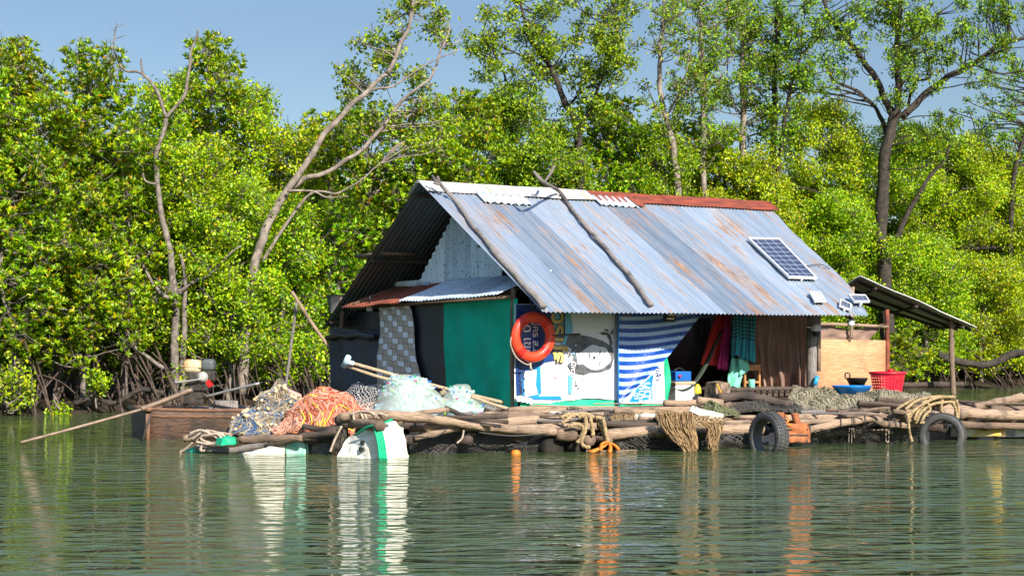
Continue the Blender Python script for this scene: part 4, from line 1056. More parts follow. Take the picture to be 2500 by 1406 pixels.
for i in range(46):                                     # thin jumbled sticks over the deck edge
    u = random.uniform(980, 2480); d = random.uniform(0.05, 1.6); a = PR(u, 0, d); a.z = random.uniform(.38, .50)
    an = random.gauss(0.35, .5); L = random.uniform(.35, 1.3)
    b_ = a+Vector((math.cos(an)*L, math.sin(an)*L, random.uniform(-.05, .06)))
    log([a, a.lerp(b_, .5)+UP*random.uniform(-.02, .03), b_], random.uniform(.012, .03), random.choice([M_drift, M_driftl, M_driftd, M_greyw]), px=False, jit=.03, nseg=6, name="stick")
# log ends pointing at the viewer
for (u, v, r, lab) in ((1443, 1076, 15, "sawn grey log end amid the ropes"), (2290, 990, 14, "round sawn log end above the tyre"), (2243, 996, 10, "small reddish log end beside the rope"), (930, 1040, 14, "sawn log end over the white foam block"), (1490, 1076, 9, "small wet log end")):
    y = Yr(u); a = P(u, v, y-(0.5 if u == 930 else 0.12)); b_ = a + E2*1.2 + UP*0.02
    log([a, a.lerp(b_, .5), b_], r*PXM, M_drift, lab, px=False, jit=0, nseg=14)
# under-deck: barrels
M_drum = M("muddy_drum", (0.012, 0.012, 0.012), (0.035, 0.03, 0.022), 0.85, vs=5, bs=20, spec=0.15)
def barrel(u, v, r, lab, L=0.9, mt=M_dark):
    e = thing("float_barrel", P(u, v, Yr(u)+0.1), lab, "float barrel", "black plastic float barrels under the raft")
    q = MB(); ax = (E1, UP, -E2); c = P(u, v, Yr(u)+0.08)
    q.lathe(c+E2*0.0, [(0.001, 0.03), (r*.75, 0.03), (r*.93, 0.01), (r, -0.05), (r*1.0, -L*.33), (r*1.04, -L*.36), (r, -L*.39), (r, -L*.95), (r*.8, -L), (0.001, -L)], 20, ax)
    q.build("drum", M_drum, e); return e
barrel(1352, 1092, .17, "black barrel under the thick squared log butt", 0.9); barrel(1412, 1090, .14, "black barrel left of the hanging ropes"); barrel(1518, 1086, .11, "small wet barrel right of the orange cloth")
barrel(1590, 1092, .15, "black barrel beneath the stout pale log, left of the brown net"); barrel(2130, 1086, .17, "black barrel beneath the crooked corded log")

# ------------------------------------------------------------ foam floats
def foam(name, lab, crn, n=9, amp=0.03, mt=None, cat="foam float", seed=0, parent=None):
    """crn: 8 corners, bottom 4 ccw then top 4"""
    q = MB()
    fs = [(0, 1, 5, 4), (1, 2, 6, 5), (2, 3, 7, 6), (3, 0, 4, 7), (4, 5, 6, 7), (3, 2, 1, 0)]
    cen = sum(crn, Vector())/8
    for f in fs:
        a, b_, c, d = [crn[i] for i in f]
        def fn(x, y):
            p = a.lerp(b_, x).lerp(d.lerp(c, x), y)
            e_ = (p-cen); p = cen + e_*(1-0.05*max(0, (e_.length/((a-cen).length))-0.85)*4)
            return p + wob(p, amp, 4, seed)+wob(p, amp*0.5, 14, seed)
        q.grid(fn, n, n)
    o = q.build(name, mt or M_foam, parent)
    if parent is None: tag(o, lab, cat)
    return o
ff = thing("foam_block", P(910, 1100, 20.2), "big white foam block with green cord round it at the raft's front left", "foam float")
y0 = 19.5
c8 = [P(814, 1128, 19.95), P(928, 1132, y0), P(1003, 1128, 20.0), P(905, 1124, 20.6), P(848, 1070, 20.05), P(926, 1032, y0+0.06), P(980, 1024, 20.1), P(915, 1035, 20.6)]
foam("block", "", c8, 22, 0.035, parent=ff)
def strip(pts, w_, mt, name, parent, nseg=3):
    q = MB()
    for k in range(nseg):
        q.tube([p+Vector(((k-nseg/2)*w_/nseg, -0.01, 0)) for p in pts], w_/nseg*0.7, 5)
    return q.build(name, mt, parent)
strip(smoothpath([P(928, 1030, y0), P(925, 1045, y0-.02), P(932, 1080, y0-.04), P(938, 1122, y0-.04)], 5, .01), 0.10, M_greenn, "cord", ff, 5)
strip(smoothpath([P(960, 1022, y0+.2), P(928, 1036, y0-.01), P(900, 1042, y0+.08), P(868, 1062, y0+.33)], 5, .01), 0.035, M_greenn, "cord", ff, 2)
for (u, v) in ((886, 1080), (882, 1096)):
    q = MB(); c = P(u, v, 19.72 if v < 1090 else 19.70); q.box(c, (.045, .06, .05), (E1, E2, UP)); q.build("hole", M_dark, ff, smooth=False)
def lowfoam(lab, pts, Y, mt=None, seed=0, dep=0.5, name="foam_float"):
    c = [P(u, v, Y) for u, v in pts] ; a, b_, c_, d = c          # bl br tr tl
    return foam(name, lab, [a, b_, b_+E2*dep, a+E2*dep, d, c_, c_+E2*dep, d+E2*dep], 10, .03, mt, seed=seed)
lowfoam("pointed white foam float at the waterline before the nets", [(596, 1112), (700, 1114), (695, 1074), (655, 1090)], 20.35, seed=4)
M_gfoam = M("green_netted_foam", (0.10, 0.50, 0.34), (0.45, 0.62, 0.50), 0.8, vs=9, bs=30)
lowfoam("pale green netted foam float next to the pointed white one", [(690, 1112), (755, 1112), (752, 1070), (700, 1078)], 20.4, M_gfoam, 6)
lowfoam("teal green float bag beneath the left rope tangle", [(540, 1086), (580, 1086), (578, 1066), (548, 1070)], 20.2, M_greenn, 8, .25)
lowfoam("yellowed foam float under the right end logs", [(2340, 1066), (2458, 1066), (2452, 1038), (2345, 1040)], 23.3, M("yellow_foam", (0.72, 0.68, 0.56), (0.55, 0.36, 0.06), 0.9, vs=4, bs=25), 9)
lowfoam("foam float cut by the right edge of the frame", [(2476, 1066), (2560, 1066), (2560, 1042), (2480, 1042)], 23.6, None, 10)
lowfoam("green foam float low under the raft's left tip", [(470, 1110), (590, 1112), (585, 1094), (480, 1096)], 20.7, M_greenn, 12, .4)
lowfoam("grey netted foam float between the green one and the big block", [(762, 1112), (812, 1112), (812, 1076), (762, 1076)], 20.5, M("grey_foam", (0.22, 0.22, 0.20), (0.08, 0.08, 0.07), 0.9, vs=8), 14)
lowfoam("white foam scrap on the deck before the hut's door", [(1330, 1016), (1395, 1020), (1390, 1004), (1345, 1004)], 21.6, None, 15, .2, name="foam_scrap")
lowfoam("pale foam scrap lying on the brown net", [(1560, 1026), (1602, 1028), (1600, 1012), (1568, 1010)], 21.6, None, 16, .15, name="foam_scrap")
lowfoam("whitish coral-like chunk on top of the brown net heap", [(1690, 1006), (1765, 1030), (1768, 1014), (1700, 992)], 21.7, M_foam, 17, .12, name="foam_scrap")

# ------------------------------------------------------------ nets
def mound(c, rx, ry, h, seed=0, p=1.5, am=1.0):
    def f(x, y):                                       # x,y in -1..1
        r = min(1, math.hypot(x, y)); z = (1-r**p)
        q_ = Vector((c.x + x*rx, c.y + y*ry, c.z + h*z))
        return q_ + am*(wob(q_, 0.17, 2.6, seed)+wob(q_, 0.07, 7, seed))*(1.0 if r < 0.95 else 0.4)
    return f
def moundmesh(f, n=30, rings=12):
    q = MB(); 
    q.grid(lambda a, b_: f(math.cos(a*6.2832)*(1-b_), math.sin(a*6.2832)*(1-b_)), n, rings, (8, 3)); return q
def strands(f, n, r, lift=0.02, length=0.8, seg=9):
    q = MB()
    for i in range(n):
        a = random.uniform(0, 6.28); rr = math.sqrt(random.random())*0.98
        x, y = rr*math.cos(a), rr*math.sin(a); d = random.uniform(0, 6.28); pts = []
        for k in range(seg):
            pts.append(f(x, y) + Vector((0, -lift*random.random(), lift*random.uniform(0, 1.5))))
            d += random.uniform(-1.1, 1.1); x += math.cos(d)*length/seg; y += math.sin(d)*length/seg
            m_ = math.hypot(x, y)
            if m_ > 1: x /= m_; y /= m_; d += 2
        q.tube(smoothpath(pts, 2), r, 3, cap=False)
    return q
def nettle(lab, c, rx, ry, h, cols, seed, base):
    e = thing("net_heap", c, lab, "fishing net"); f = mound(c, rx, ry, h, seed)
    moundmesh(f).build("net", base, e)
    for k, (mt, n, r) in enumerate(cols):
        o = strands(f, n, r, 0.03, 1.1 if r > .006 else 0.9).build("twine", mt, e); o["kind"] = "stuff"
    return e, f
M_nb = M("beige_netting", (0.34, 0.26, 0.16), (0.13, 0.105, 0.075), 0.9, vs=12, bs=50, bd=0.02)
M_nbl = solidm("blue_twine", (0.05, 0.16, 0.36), 0.7); M_nbt = solidm("beige_twine", (0.52, 0.42, 0.28), 0.8)
M_no = M("orange_netting", (0.62, 0.24, 0.12), (0.40, 0.12, 0.06), 0.85, vs=9, bs=50, bd=0.02)
M_nol = solidm("pale_orange_twine", (0.74, 0.34, 0.20), 0.8); M_nor = solidm("deep_orange_twine", (0.50, 0.10, 0.04), 0.8); M_npk = solidm("pink_twine", (0.78, 0.46, 0.36), 0.8); M_ny = solidm("yellow_cord", (0.85, 0.55, 0.03), 0.6)
c1 = P(680, 1048, 21.35); e1_, f1_ = nettle("heap of beige gill net with small cork floats, left of the orange net", c1, 0.68, 0.5, 0.50, [(M_nbt, 300, .004), (M_nbl, 110, .004), (M_nb, 260, .005)], 3, M_nb)
c1b = P(618, 1062, 21.0); e1b, f1b = nettle("spill of blue-grey net with floats at the left foot of the beige heap", c1b, 0.42, 0.3, 0.28, [(M_nbt, 120, .004), (M_nbl, 90, .004)], 5, M_nb)
M_cork = solidm("cork_float", (0.66, 0.48, 0.27), 0.7)
def corks(e, f, n):
    for i in range(n):
        a = random.uniform(2.6, 6.8); rr = random.uniform(0.15, 0.97); p = f(rr*math.cos(a), rr*math.sin(a)) + Vector((0, -0.025, 0.02))
        q = MB(); d = Vector((random.uniform(-1, 1), random.uniform(-1, 1), random.uniform(-.6, .6))).normalized()*0.023
        q.tube([p-d, p-d*0.8, p+d*0.8, p+d], [0.016, 0.021, 0.021, 0.016], 8); q.build("cork_float", M_cork, e)
corks(e1_, f1_, 70); corks(e1b, f1b, 26)
c2 = P(785, 1052, 21.0); e2_, f2_ = nettle("tall heap of tangled orange net with yellow cord", c2, 0.55, 0.5, 0.52, [(M_nol, 330, .004), (M_nor, 330, .005), (M_npk, 220, .004), (M_ny, 16, .010)], 9, M_no)
c3 = P(860, 1032, 21.5); e3_, f3_ = nettle("pinkish net trailing right from the orange heap", c3, 0.40, 0.4, 0.26, [(M_nor, 140, .004), (M_npk, 140, .004)], 11, M_no)
c4 = P(712, 1060, 20.7); e4_, f4_ = nettle("pink and blue net spill at the front of the orange heap", c4, 0.24, 0.25, 0.24, [(M_npk, 120, .004), (M_nol, 80, .004)], 12, M_no)
# bags of bottles
M_bot = [M("clear_bottle", (0.48, 0.64, 0.70), (0.72, 0.84, 0.87), 0.12, vs=9, trans=0.35), M("pale_blue_bottle", (0.28, 0.60, 0.78), (0.5, 0.75, 0.85), 0.15, vs=9, trans=0.3), M("pale_green_bottle", (0.35, 0.66, 0.50), (0.62, 0.8, 0.7), 0.15, vs=9, trans=0.3)]
M_caps = [solidm("cap_%s" % n_, c_, 0.4) for n_, c_ in (("blue", (0.02, 0.16, 0.6)), ("pink", (0.80, 0.04, 0.22)), ("lime", (0.40, 0.72, 0.03)), ("green", (0.02, 0.45, 0.10)), ("sky", (0.05, 0.4, 0.75)))]
M_bagnet = netmat("bag_netting", (0.60, 0.66, 0.58), (0.42, 0.50, 0.40), 60, 0.16, 0.22)
bmesh_ = []
def bottle_mesh():
    q = MB(); q.lathe(Vector((0, 0, 0)), [(0.001, -.1), (.028, -.1), (.031, -.09), (.031, -.03), (.028, -.02), (.031, -.01), (.031, .04), (.012, .085), (.012, .095)], 8)
    me = bpy.data.meshes.new("bottle"); me.from_pydata([tuple(v) for v in q.v], [], q.f); me.polygons.foreach_set("use_smooth", [True]*len(me.polygons)); return me
def cap_mesh():
    q = MB(); q.lathe(Vector((0, 0, 0)), [(.015, .088), (.016, .095), (.016, .106), (.001, .108)], 8)
    me = bpy.data.meshes.new("cap"); me.from_pydata([tuple(v) for v in q.v], [], q.f); return me
bms, cms = [], []
for mt in M_bot: me = bottle_mesh(); me.materials.append(mt); bms.append(me)
for mt in M_caps: me = cap_mesh(); me.materials.append(mt); cms.append(me)
def bag(lab, c, rx, ry, h, n, seed):
    e = thing("bottle_bag", c, lab, "bag of bottles"); f = mound(c, rx, ry, h, seed, 2.6, .45)
    q = moundmesh(lambda x, y: f(x, y)-Vector((0, -0.06*y, 0.05)), 28, 12); o = q.build("lining", M("bag_inner_%d" % seed, (0.36, 0.50, 0.52), (0.14, 0.20, 0.20), 0.5, vs=26), e)
    for i in range(n):
        a = random.uniform(math.pi*0.95, math.pi*2.05); rr = math.sqrt(random.random())
        p = f(rr*math.cos(a), rr*math.sin(a)) + Vector((0, 0.012, -0.004))
        b_ = bpy.data.objects.new("bottle", bms[random.choices([0, 1, 2], [7, 3, 2])[0]]); COL.objects.link(b_); b_.parent = e
        b_.location = p-c; b_.rotation_euler = (random.uniform(0.6, 2.0), random.uniform(-.5, .5), random.uniform(-1.6, 1.6)); s_ = random.uniform(.75, 1.0); b_.scale = (s_, s_, s_)
        k = bpy.data.objects.new("cap", random.choice(cms)); COL.objects.link(k); k.parent = b_
    q = moundmesh(lambda x, y: f(x*1.05, y*1.05)+Vector((x*.045, y*.08, 0.045)), 34, 14); q.build("netting", M_bagnet, e)
    return e
bag("large net bag full of clear plastic bottles with bright caps", P(1000, 1010, 21.7), 0.46, 0.42, 0.50, 98, 21)
bag("smaller net bag of plastic bottles beside the large one", P(1122, 1008, 22.0), 0.27, 0.28, 0.34, 50, 23)
q = MB(); c = P(1083, 962, 21.95); q.grid(lambda a, b_: c+Vector((math.cos(a*6.28)*.07*(1-b_), math.sin(a*6.28)*.07*(1-b_), .09*b_))+wob(c+Vector((a, b_, 0)), .03, 5), 12, 5); tag(q.build("net_bundle", M_nb), "small olive wad of net between the two bottle bags", "net bundle")
# wide-mesh black net, left of the bags
M_wnet = netmat("white_mesh", (0.60, 0.58, 0.54), (0.40, 0.38, 0.35), 24, 0.14)
M_bnet = netmat("black_mesh", (0.035, 0.034, 0.032), (0.07, 0.06, 0.05), 20, 0.26)
M_hnet = netmat("olive_mesh", (0.34, 0.29, 0.19), (0.19, 0.17, 0.11), 30, 0.26)
M_brnet = netmat("brown_mesh", (0.40, 0.25, 0.11), (0.22, 0.14, 0.06), 24, 0.30)
M_und = M("matted_netting", (0.10, 0.088, 0.06), (0.04, 0.036, 0.028), 0.95, vs=9, bs=40)
def freecloth(name, lab, rows, mt, cat, nu=30, nv=16, amp=0.04, seed=0, uvs=(1, 1), group=None, under=None, udrop=0.03):
    """rows: list of rows of 3-D points, drawn through smoothly"""
    def samp(arr, t):
        t = t*(len(arr)-1); i = min(int(t), len(arr)-2); f = t-i; f = f*f*(3-2*f)*0.5+f*0.5
        return arr[i].lerp(arr[i+1], f)
    def fn(x, y):
        r_ = [samp(r, x) for r in rows]; p = samp(r_, y)
        return p + wob(p, amp, 5, seed)+wob(p, amp*.5, 13, seed)
    e = thing(name, rows[-1][0].copy(), lab, cat, group)
    q = MB(); q.grid(fn, nu, nv, uvs); q.build("net", mt, e)
    if under:
        q = MB(); q.grid(lambda x, y: fn(x*.98+.01, y*.97)+Vector((0, udrop, -udrop)), nu, nv, uvs); q.build("matted_layer", under, e)
    return e
def row(vs_, Y, us): return [P(u, v, Y+(u-us[0])*0.0012) for u, v in zip(us, vs_)]
freecloth("mesh_net", "wide-meshed pale net slumped between the orange heap and the bottle bag", [row([955, 935, 938, 948], 22.3, (838, 870, 910, 935)), row([985, 975, 975, 985], 21.6, (830, 865, 900, 930)), row([1008, 1010, 1012, 1015], 21.3, (850, 875, 900, 925))], M_wnet, "fishing net", amp=.05, uvs=(0.6, 0.5), under=None)
freecloth("mesh_net", "fine grey mesh net under the pole tips by the green tarp", [row([965, 980, 1000], 22.4, (1165, 1200, 1260)), row([990, 1000, 1008], 22.2, (1170, 1200, 1255))], M_wnet, "fishing net", amp=.02, uvs=(0.5, 0.2), seed=3)
freecloth("black_net", "black net curtain hanging under the raft between foam block and ropes", [row([1050, 1052, 1056, 1060, 1062], 20.4, (1000, 1100, 1200, 1300, 1365)), row([1085, 1085, 1088, 1088, 1090], 20.35, (1000, 1100, 1200, 1300, 1365)), row([1118, 1116, 1112, 1110, 1108], 20.4, (1000, 1100, 1200, 1300, 1365))], M_bnet, "fishing net", 50, 14, .05, 4, (2.0, .35))
q = MB(); q.grid(lambda x, y: P(1000+x*380, 1052+y*75, Yr(1000+x*380)+0.45), 10, 3); o = tag(q.build("shade_sheet", M_black), "black sheet standing in for shade behind the black net under the raft", "sheet")  # black plane added to darken the hollow below the deck
freecloth("brown_net", "brown net heap draped over the pale front log", [row([1002, 998, 1004, 1006], 22.0, (1600, 1640, 1690, 1770)), row([1018, 1012, 1020, 1024], 21.3, (1604, 1650, 1700, 1768)), row([1050, 1046, 1052, 1050], 20.95, (1608, 1650, 1690, 1766))], M_brnet, "fishing net", 40, 16, .05, 5, (.8, .5), under=M_und)
def tassel(lab, pts, w_, Y, n=26, seed=0, mt=None):
    e = thing("net_tassel", P(pts[0][0], pts[-1][1], Y), lab, "fishing net"); q = MB()
    for i in range(int(n*2.6)):
        f = random.uniform(-1, 1); pp = [P(u+f*ww+random.uniform(-6, 6)*(j > 0), v+random.uniform(-9, 9)*(j > 0), Y+random.uniform(-.07, .09)) for j, ((u, v), ww) in enumerate(zip(pts, w_))]
        q.tube(smoothpath(pp, 3, .03, i), random.uniform(.003, .0075), 4, cap=False)
    q.build("strand", mt or M("tassel_%d" % seed, (0.44, 0.28, 0.13), (0.22, 0.14, 0.07), .9, vs=20), e)["kind"] = "stuff"; return e
tassel("broad brown net end hanging from the log to the water", [(1650, 1008), (1656, 1040), (1672, 1070), (1685, 1096)], (42, 36, 26, 14), 20.85, 90, 1)
tassel("narrow brown net end hanging left of the tilted tyre", [(1735, 1030), (1745, 1050), (1738, 1075), (1742, 1095)], (24, 12, 9, 7), 20.95, 40, 2)
tassel("mossy net end hanging left of the big foam block", [(838, 1035), (836, 1060), (830, 1085), (824, 1100)], (10, 12, 8, 3), 20.2, 30, 3, M_und)
freecloth("net_heap", "long crumpled olive net heap before the blue basin", [
  row([946, 952, 956, 962, 960, 966, 972, 978], 25.0, (1960, 2020, 2080, 2140, 2190, 2240, 2290, 2340)),
  row([940, 960, 962, 958, 952, 962, 968, 976], 24.1, (1935, 1990, 2050, 2105, 2150, 2200, 2260, 2320)),
  row([972, 985, 985, 990, 985, 985, 985, 985], 23.5, (1928, 1980, 2040, 2095, 2150, 2200, 2250, 2300)),
  row([990, 1002, 1010, 1014, 1014, 1005, 1000, 990], 23.0, (1928, 1970, 2020, 2080, 2140, 2180, 2220, 2260))], M_hnet, "fishing net", 90, 34, .11, 7, (2.6, 1.1), under=M("matted_olive", (0.15, 0.125, 0.08), (0.05, 0.045, 0.03), 0.95, vs=11, bs=50, bd=.03))
freecloth("net_heap", "flat dark net lying on the deck right of the olive lump", [row([985, 978, 985, 990], 23.0, (1790, 1840, 1900, 1960)), row([1002, 1002, 1004, 1006], 22.2, (1780, 1840, 1900, 1960))], M_bnet, "fishing net", amp=.05, seed=12, uvs=(1, .3), under=M_und)
freecloth("net_heap", "dark net bundled at the deck edge left of the rope coil", [row([1000, 992, 998, 1006], 22.0, (1330, 1400, 1460, 1520)), row([1020, 1020, 1022, 1026], 21.2, (1320, 1400, 1460, 1500))], M_bnet, "fishing net", amp=.05, seed=14, uvs=(1, .3), under=M_und)
freecloth("net_heap", "light brown net spread on the deck below the banner", [row([1000, 998, 1000, 1000], 22.1, (1500, 1550, 1610, 1680)), row([1024, 1030, 1026, 1020], 21.3, (1490, 1540, 1600, 1660))], M_brnet, "fishing net", amp=.05, seed=15, uvs=(1, .4), under=M_und)
c5 = P(1750, 1016, 22.1); e5, f5 = nettle("rounded olive-green net lump on the deck", c5, .30, .28, .17, [(solidm("olive_twine", (0.20, 0.21, 0.10), .9), 120, .004)], 17, M("olive_net", (0.15, 0.16, 0.08), (0.08, 0.085, 0.05), .9, vs=16, bs=60))
freecloth("mesh_net", "small grey mesh bag hanging in the shade under the crooked log", [row([1054, 1058, 1056], 23.2, (2000, 2035, 2075)), row([1070, 1078, 1070], 23.15, (2002, 2038, 2070))], M_wnet, "net bag", amp=.03, seed=18, uvs=(.6, .25))

freecloth("black_net", "dark net sagging to the water behind the brown net ends", [row([1052, 1054, 1058, 1056], 21.0, (1500, 1620, 1740, 1850)), row([1075, 1080, 1080, 1078], 21.0, (1500, 1620, 1740, 1850)), row([1100, 1100, 1098, 1096], 21.05, (1500, 1620, 1740, 1850))], M_bnet, "fishing net", 50, 14, .05, 24, (1.4, .3))
freecloth("black_net", "dark net hanging below the crooked corded log", [row([1050, 1046, 1044, 1040], 21.9, (1970, 2060, 2150, 2240)), row([1068, 1070, 1066, 1064], 22.2, (1970, 2060, 2150, 2240)), row([1088, 1086, 1084, 1082], 22.3, (1970, 2060, 2150, 2240))], M_bnet, "fishing net", 50, 14, .05, 26, (1.2, .3))
q = MB(); q.grid(lambda x, y: P(1480+x*1050, 1040+y*70, Yr(1480+x*1050)+0.7)+Vector((0, 0.1*math.sin(x*30), 0)), 40, 3); o = tag(q.build("shade_sheet", M_black), "dark sheeting low under the raft's right half", "sheet")  # added black plane in place of the shade under the right half
# ------------------------------------------------------------ ropes
def rope(name, lab, paths, r, mt, cat="rope", group=None, part="strand"):
    e = thing(name, paths[0][0].copy(), lab, cat, group)
    for p in paths:
        q = MB(); sp = smoothpath(p, 12 if r > .014 else 5, .008)
        if r > .014:
            for k in range(3):
                L = 0; hp = []
                for i, c in enumerate(sp):
                    d = (sp[min(i+1, len(sp)-1)]-sp[max(i-1, 0)]).normalized(); L += (c-sp[i-1]).length if i else 0
                    x = d.cross(Vector((.3, 1, .2))).normalized(); y = d.cross(x); a = 2.09*k+L/(r*7)*6.283
                    hp.append(c+(x*math.cos(a)+y*math.sin(a))*r*.5)
                q.tube(hp, r*.62, 6)
        else: q.tube(sp, r, 7)
        q.build(part, mt, e)
    return e
def pr(pts, d=0.0): return [PR(p[0], p[1], d+(p[2] if len(p) > 2 else 0)) for p in pts]
rope("rope_coil", "thick tan mooring rope looped over the log butt above the orange cloth", [
 pr([(1372, 1034), (1400, 1014), (1430, 1010), (1455, 1022), (1470, 1045), (1478, 1075)], -.12),
 pr([(1385, 1040), (1410, 1035), (1425, 1045), (1418, 1070), (1410, 1080)], -.16),
 pr([(1412, 1018), (1428, 1016), (1430, 1045), (1420, 1075), (1425, 1088), (1440, 1092)], -.18),
 pr([(1440, 1014), (1446, 1040), (1448, 1062)], -.15),
 pr([(1455, 1018), (1472, 1022), (1478, 1050), (1484, 1078)], -.2),
 pr([(1370, 1020), (1385, 1012), (1400, 1010)], -.1)], .026, M_rope)
rope("knotted_rope", "pale knotted rope wound round the log at the raft's left tip", [
 pr([(470, 1072), (500, 1052), (530, 1056), (550, 1070), (520, 1082), (490, 1070), (505, 1058)], -.08),
 pr([(465, 1058), (490, 1050), (520, 1062), (545, 1080), (560, 1068)], -.1),
 pr([(480, 1078), (510, 1084), (540, 1078), (530, 1060), (500, 1064)], -.12),
 pr([(520, 1056), (545, 1058), (560, 1062)], -.05), pr([(495, 1082), (490, 1098), (500, 1100)], -.1), pr([(470, 1080), (455, 1094), (440, 1102)], -.05)], .017, M_ropew)
rope("lashing_rope", "rope lashing over the stacked logs above the big foam block", [
 pr([(862, 1010), (866, 1030), (872, 1046)], -.1), pr([(880, 1008), (888, 1025), (886, 1046)], -.1), pr([(890, 1010), (896, 1028), (894, 1044)], -.1),
 pr([(856, 1012), (880, 1004), (905, 1006), (925, 1020)], -.08), pr([(915, 1018), (925, 1008), (945, 1014)], -.1), pr([(834, 1040), (818, 1070), (806, 1102)], -.12)], .015, M_ropew)
rope("rope_coil", "thick olive rope draped in many turns left of the upright tyre", [
 pr([(2338, 985), (2300, 975), (2260, 985), (2225, 1005), (2212, 1020), (2232, 1030), (2262, 1032)], -.1),
 pr([(2320, 972), (2270, 978), (2235, 1000), (2220, 1020)], -.15), pr([(2250, 985), (2262, 980), (2240, 1005), (2232, 1025)], -.18),
 pr([(2262, 982), (2270, 1000), (2256, 1015), (2250, 1028)], -.2), pr([(2335, 976), (2340, 1000), (2338, 1022)], -.12), pr([(2318, 975), (2332, 995), (2336, 1020)], -.15),
 pr([(2300, 975), (2298, 1000), (2305, 1012)], -.2), pr([(2210, 1000), (2240, 978), (2290, 968), (2330, 972)], -.05), pr([(2216, 1010), (2220, 1050), (2226, 1078)], -.22), pr([(2205, 1010), (2190, 1000), (2230, 975)], .1), pr([(2330, 968), (2285, 972), (2245, 992), (2215, 1016)], -.22), pr([(2325, 980), (2280, 986), (2250, 1005), (2238, 1028)], -.2)], .021, M_rope)
rope("hanging_cord", "thin pale cord dangling from the long tan front log", [pr([(1132, 1050), (1128, 1070), (1116, 1082)], -.08)], .012, M_ropew)
rope("hanging_cord", "black cord sagging along the black net", [pr([(1000, 1064), (1060, 1066), (1090, 1050)], -.05), pr([(1170, 1055), (1250, 1064), (1340, 1056)], -.05)], .010, M_roped)
rope("hanging_cord", "looped pale string hanging to the water left of the olive rope", [pr([(2164, 1046), (2162, 1072), (2168, 1078), (2170, 1050)], -.05)], .006, M_ropew)
rope("hanging_cord", "bunch of thin strings hanging under the crooked log", [pr([(2074, 1045), (2072, 1080)], -.05), pr([(2080, 1045), (2079, 1082)], -.05), pr([(2084, 1045), (2086, 1070)], -.05)], .004, M_ropew)
rope("cord_binding", "dark cord bindings round the crooked pale log", [[PR(u+2*math.cos(a/8*6.28), 0, 0)*0 + PR(u, v, 0)+Vector((0.01, math.cos(a/8*6.283)*.072, math.sin(a/8*6.283)*.072)) for a in range(9)] for (u, v) in ((1975, 1049), (2050, 1033), (2078, 1030), (2083, 1029), (2108, 1025), (2168, 1034), (2184, 1036))], .006, M_roped, part="strand")
# ------------------------------------------------------------ tyres, life vest, orange cloth
def tyre(lab, c, R_, w_, ax, parts=True):
    e = thing("old_tyre", Vector((c.x, c.y, 0)), lab, "tyre", "old tyres hung along the raft")
    prof = []
    for i in range(25):
        a = math.pi*2*i/24; x = math.cos(a); z = math.sin(a)
        rr = R_-0.062 + 0.062*(1 if x > 0 else 0.9)*math.copysign(abs(x)**0.6, x); zz = w_/2*math.copysign(abs(z)**0.7, z)
        if x < -0.75 and abs(z) < 0.6: rr = R_-0.11
        prof.append((rr, zz))
    q = MB(); q.lathe(c, prof, 48, ax); q.build("carcass", M_tyre, e)
    q = MB()
    for i in range(44):
        a = 6.2832*i/44
        for s_ in (-1, 1):
            X, Y_, Z = ax; p = c+X*math.cos(a+s_*.03)*(R_+.001)+Y_*math.sin(a+s_*.03)*(R_+.001)+Z*s_*w_*.2
            T = -X*math.sin(a)+Y_*math.cos(a); Rr = X*math.cos(a)+Y_*math.sin(a)
            q.box(p, (.026, w_*.33, .012), (T, Z, Rr))
    q.build("tread", M_tyre, e, smooth=False)
    return e
nv = Vector((-0.40, -0.9, 0.06)).normalized(); tx = UP.cross(nv).normalized()
tyre("upright black tyre half sunk below the olive rope coil", P(2300, 1064, 22.55), 0.33, 0.18, (tx, nv.cross(tx), nv))
nv = Vector((-0.86, -0.5, 0.05)).normalized(); tx = UP.cross(nv).normalized()
tyre("tilted muddy tyre half sunk between brown net and life vest", P(1876, 1068, 21.05), 0.34, 0.19, (tx, nv.cross(tx), nv))
M_or = M("faded_orange_cloth", (0.48, 0.15, 0.045), (0.22, 0.075, 0.03), 0.85, vs=9, bs=40); M_orb = solidm("bright_orange_cloth", (0.72, 0.20, 0.015), .6)
vest = thing("life_vest", PR(1938, 1080, -.15), "faded orange life vest hanging over the raft edge", "life vest")
def vw(u, v, d=0): return PR(u, v, -.12+d)
q = MB(); q.grid(lambda x, y: vw(1906+x*(66)+y*(6-3*x), 1034+y*46, -.07*math.sin(math.pi*x)**.4-.03*math.sin(y*9)*.4)+wob(vw(1906+x*66, 1034+y*46), .02, 9), 16, 16); q.build("panel", M_or, vest, solid=.05)
q = MB(); q.grid(lambda x, y: vw(1896+x*16+y*(10), 1006+y*36, -.05*math.sin(math.pi*x)), 5, 10); q.grid(lambda x, y: vw(1932+x*14+y*10, 1008+y*34, -.05*math.sin(math.pi*x)), 5, 10); q.build("shoulder", M_or, vest, solid=.03)
for v in (1046, 1060, 1074):
    q = MB(); q.grid(lambda x, y: vw(1908+x*64, v+y*4, -.095+.03*(abs(x-.5)*2)**3), 8, 1); q.build("strap", M_roped, vest, solid=.008)
q = MB(); q.tube(smoothpath([vw(1918, 1012, -.06), vw(1926, 1024, -.1), vw(1920, 1034, -.1), vw(1934, 1040, -.1)], 4), .013, 6); q.build("tie", M_orb, vest)
log([(1893, 1008), (1896, 1040), (1900, 1088)], 8*PXM, M_driftd, "dark stake by the life vest", d=-.12, name="stake")
oc = thing("orange_cloth", PR(1475, 1098, -.2), "bright orange cloth tied in a knot at the rope ends by the water", "cloth")
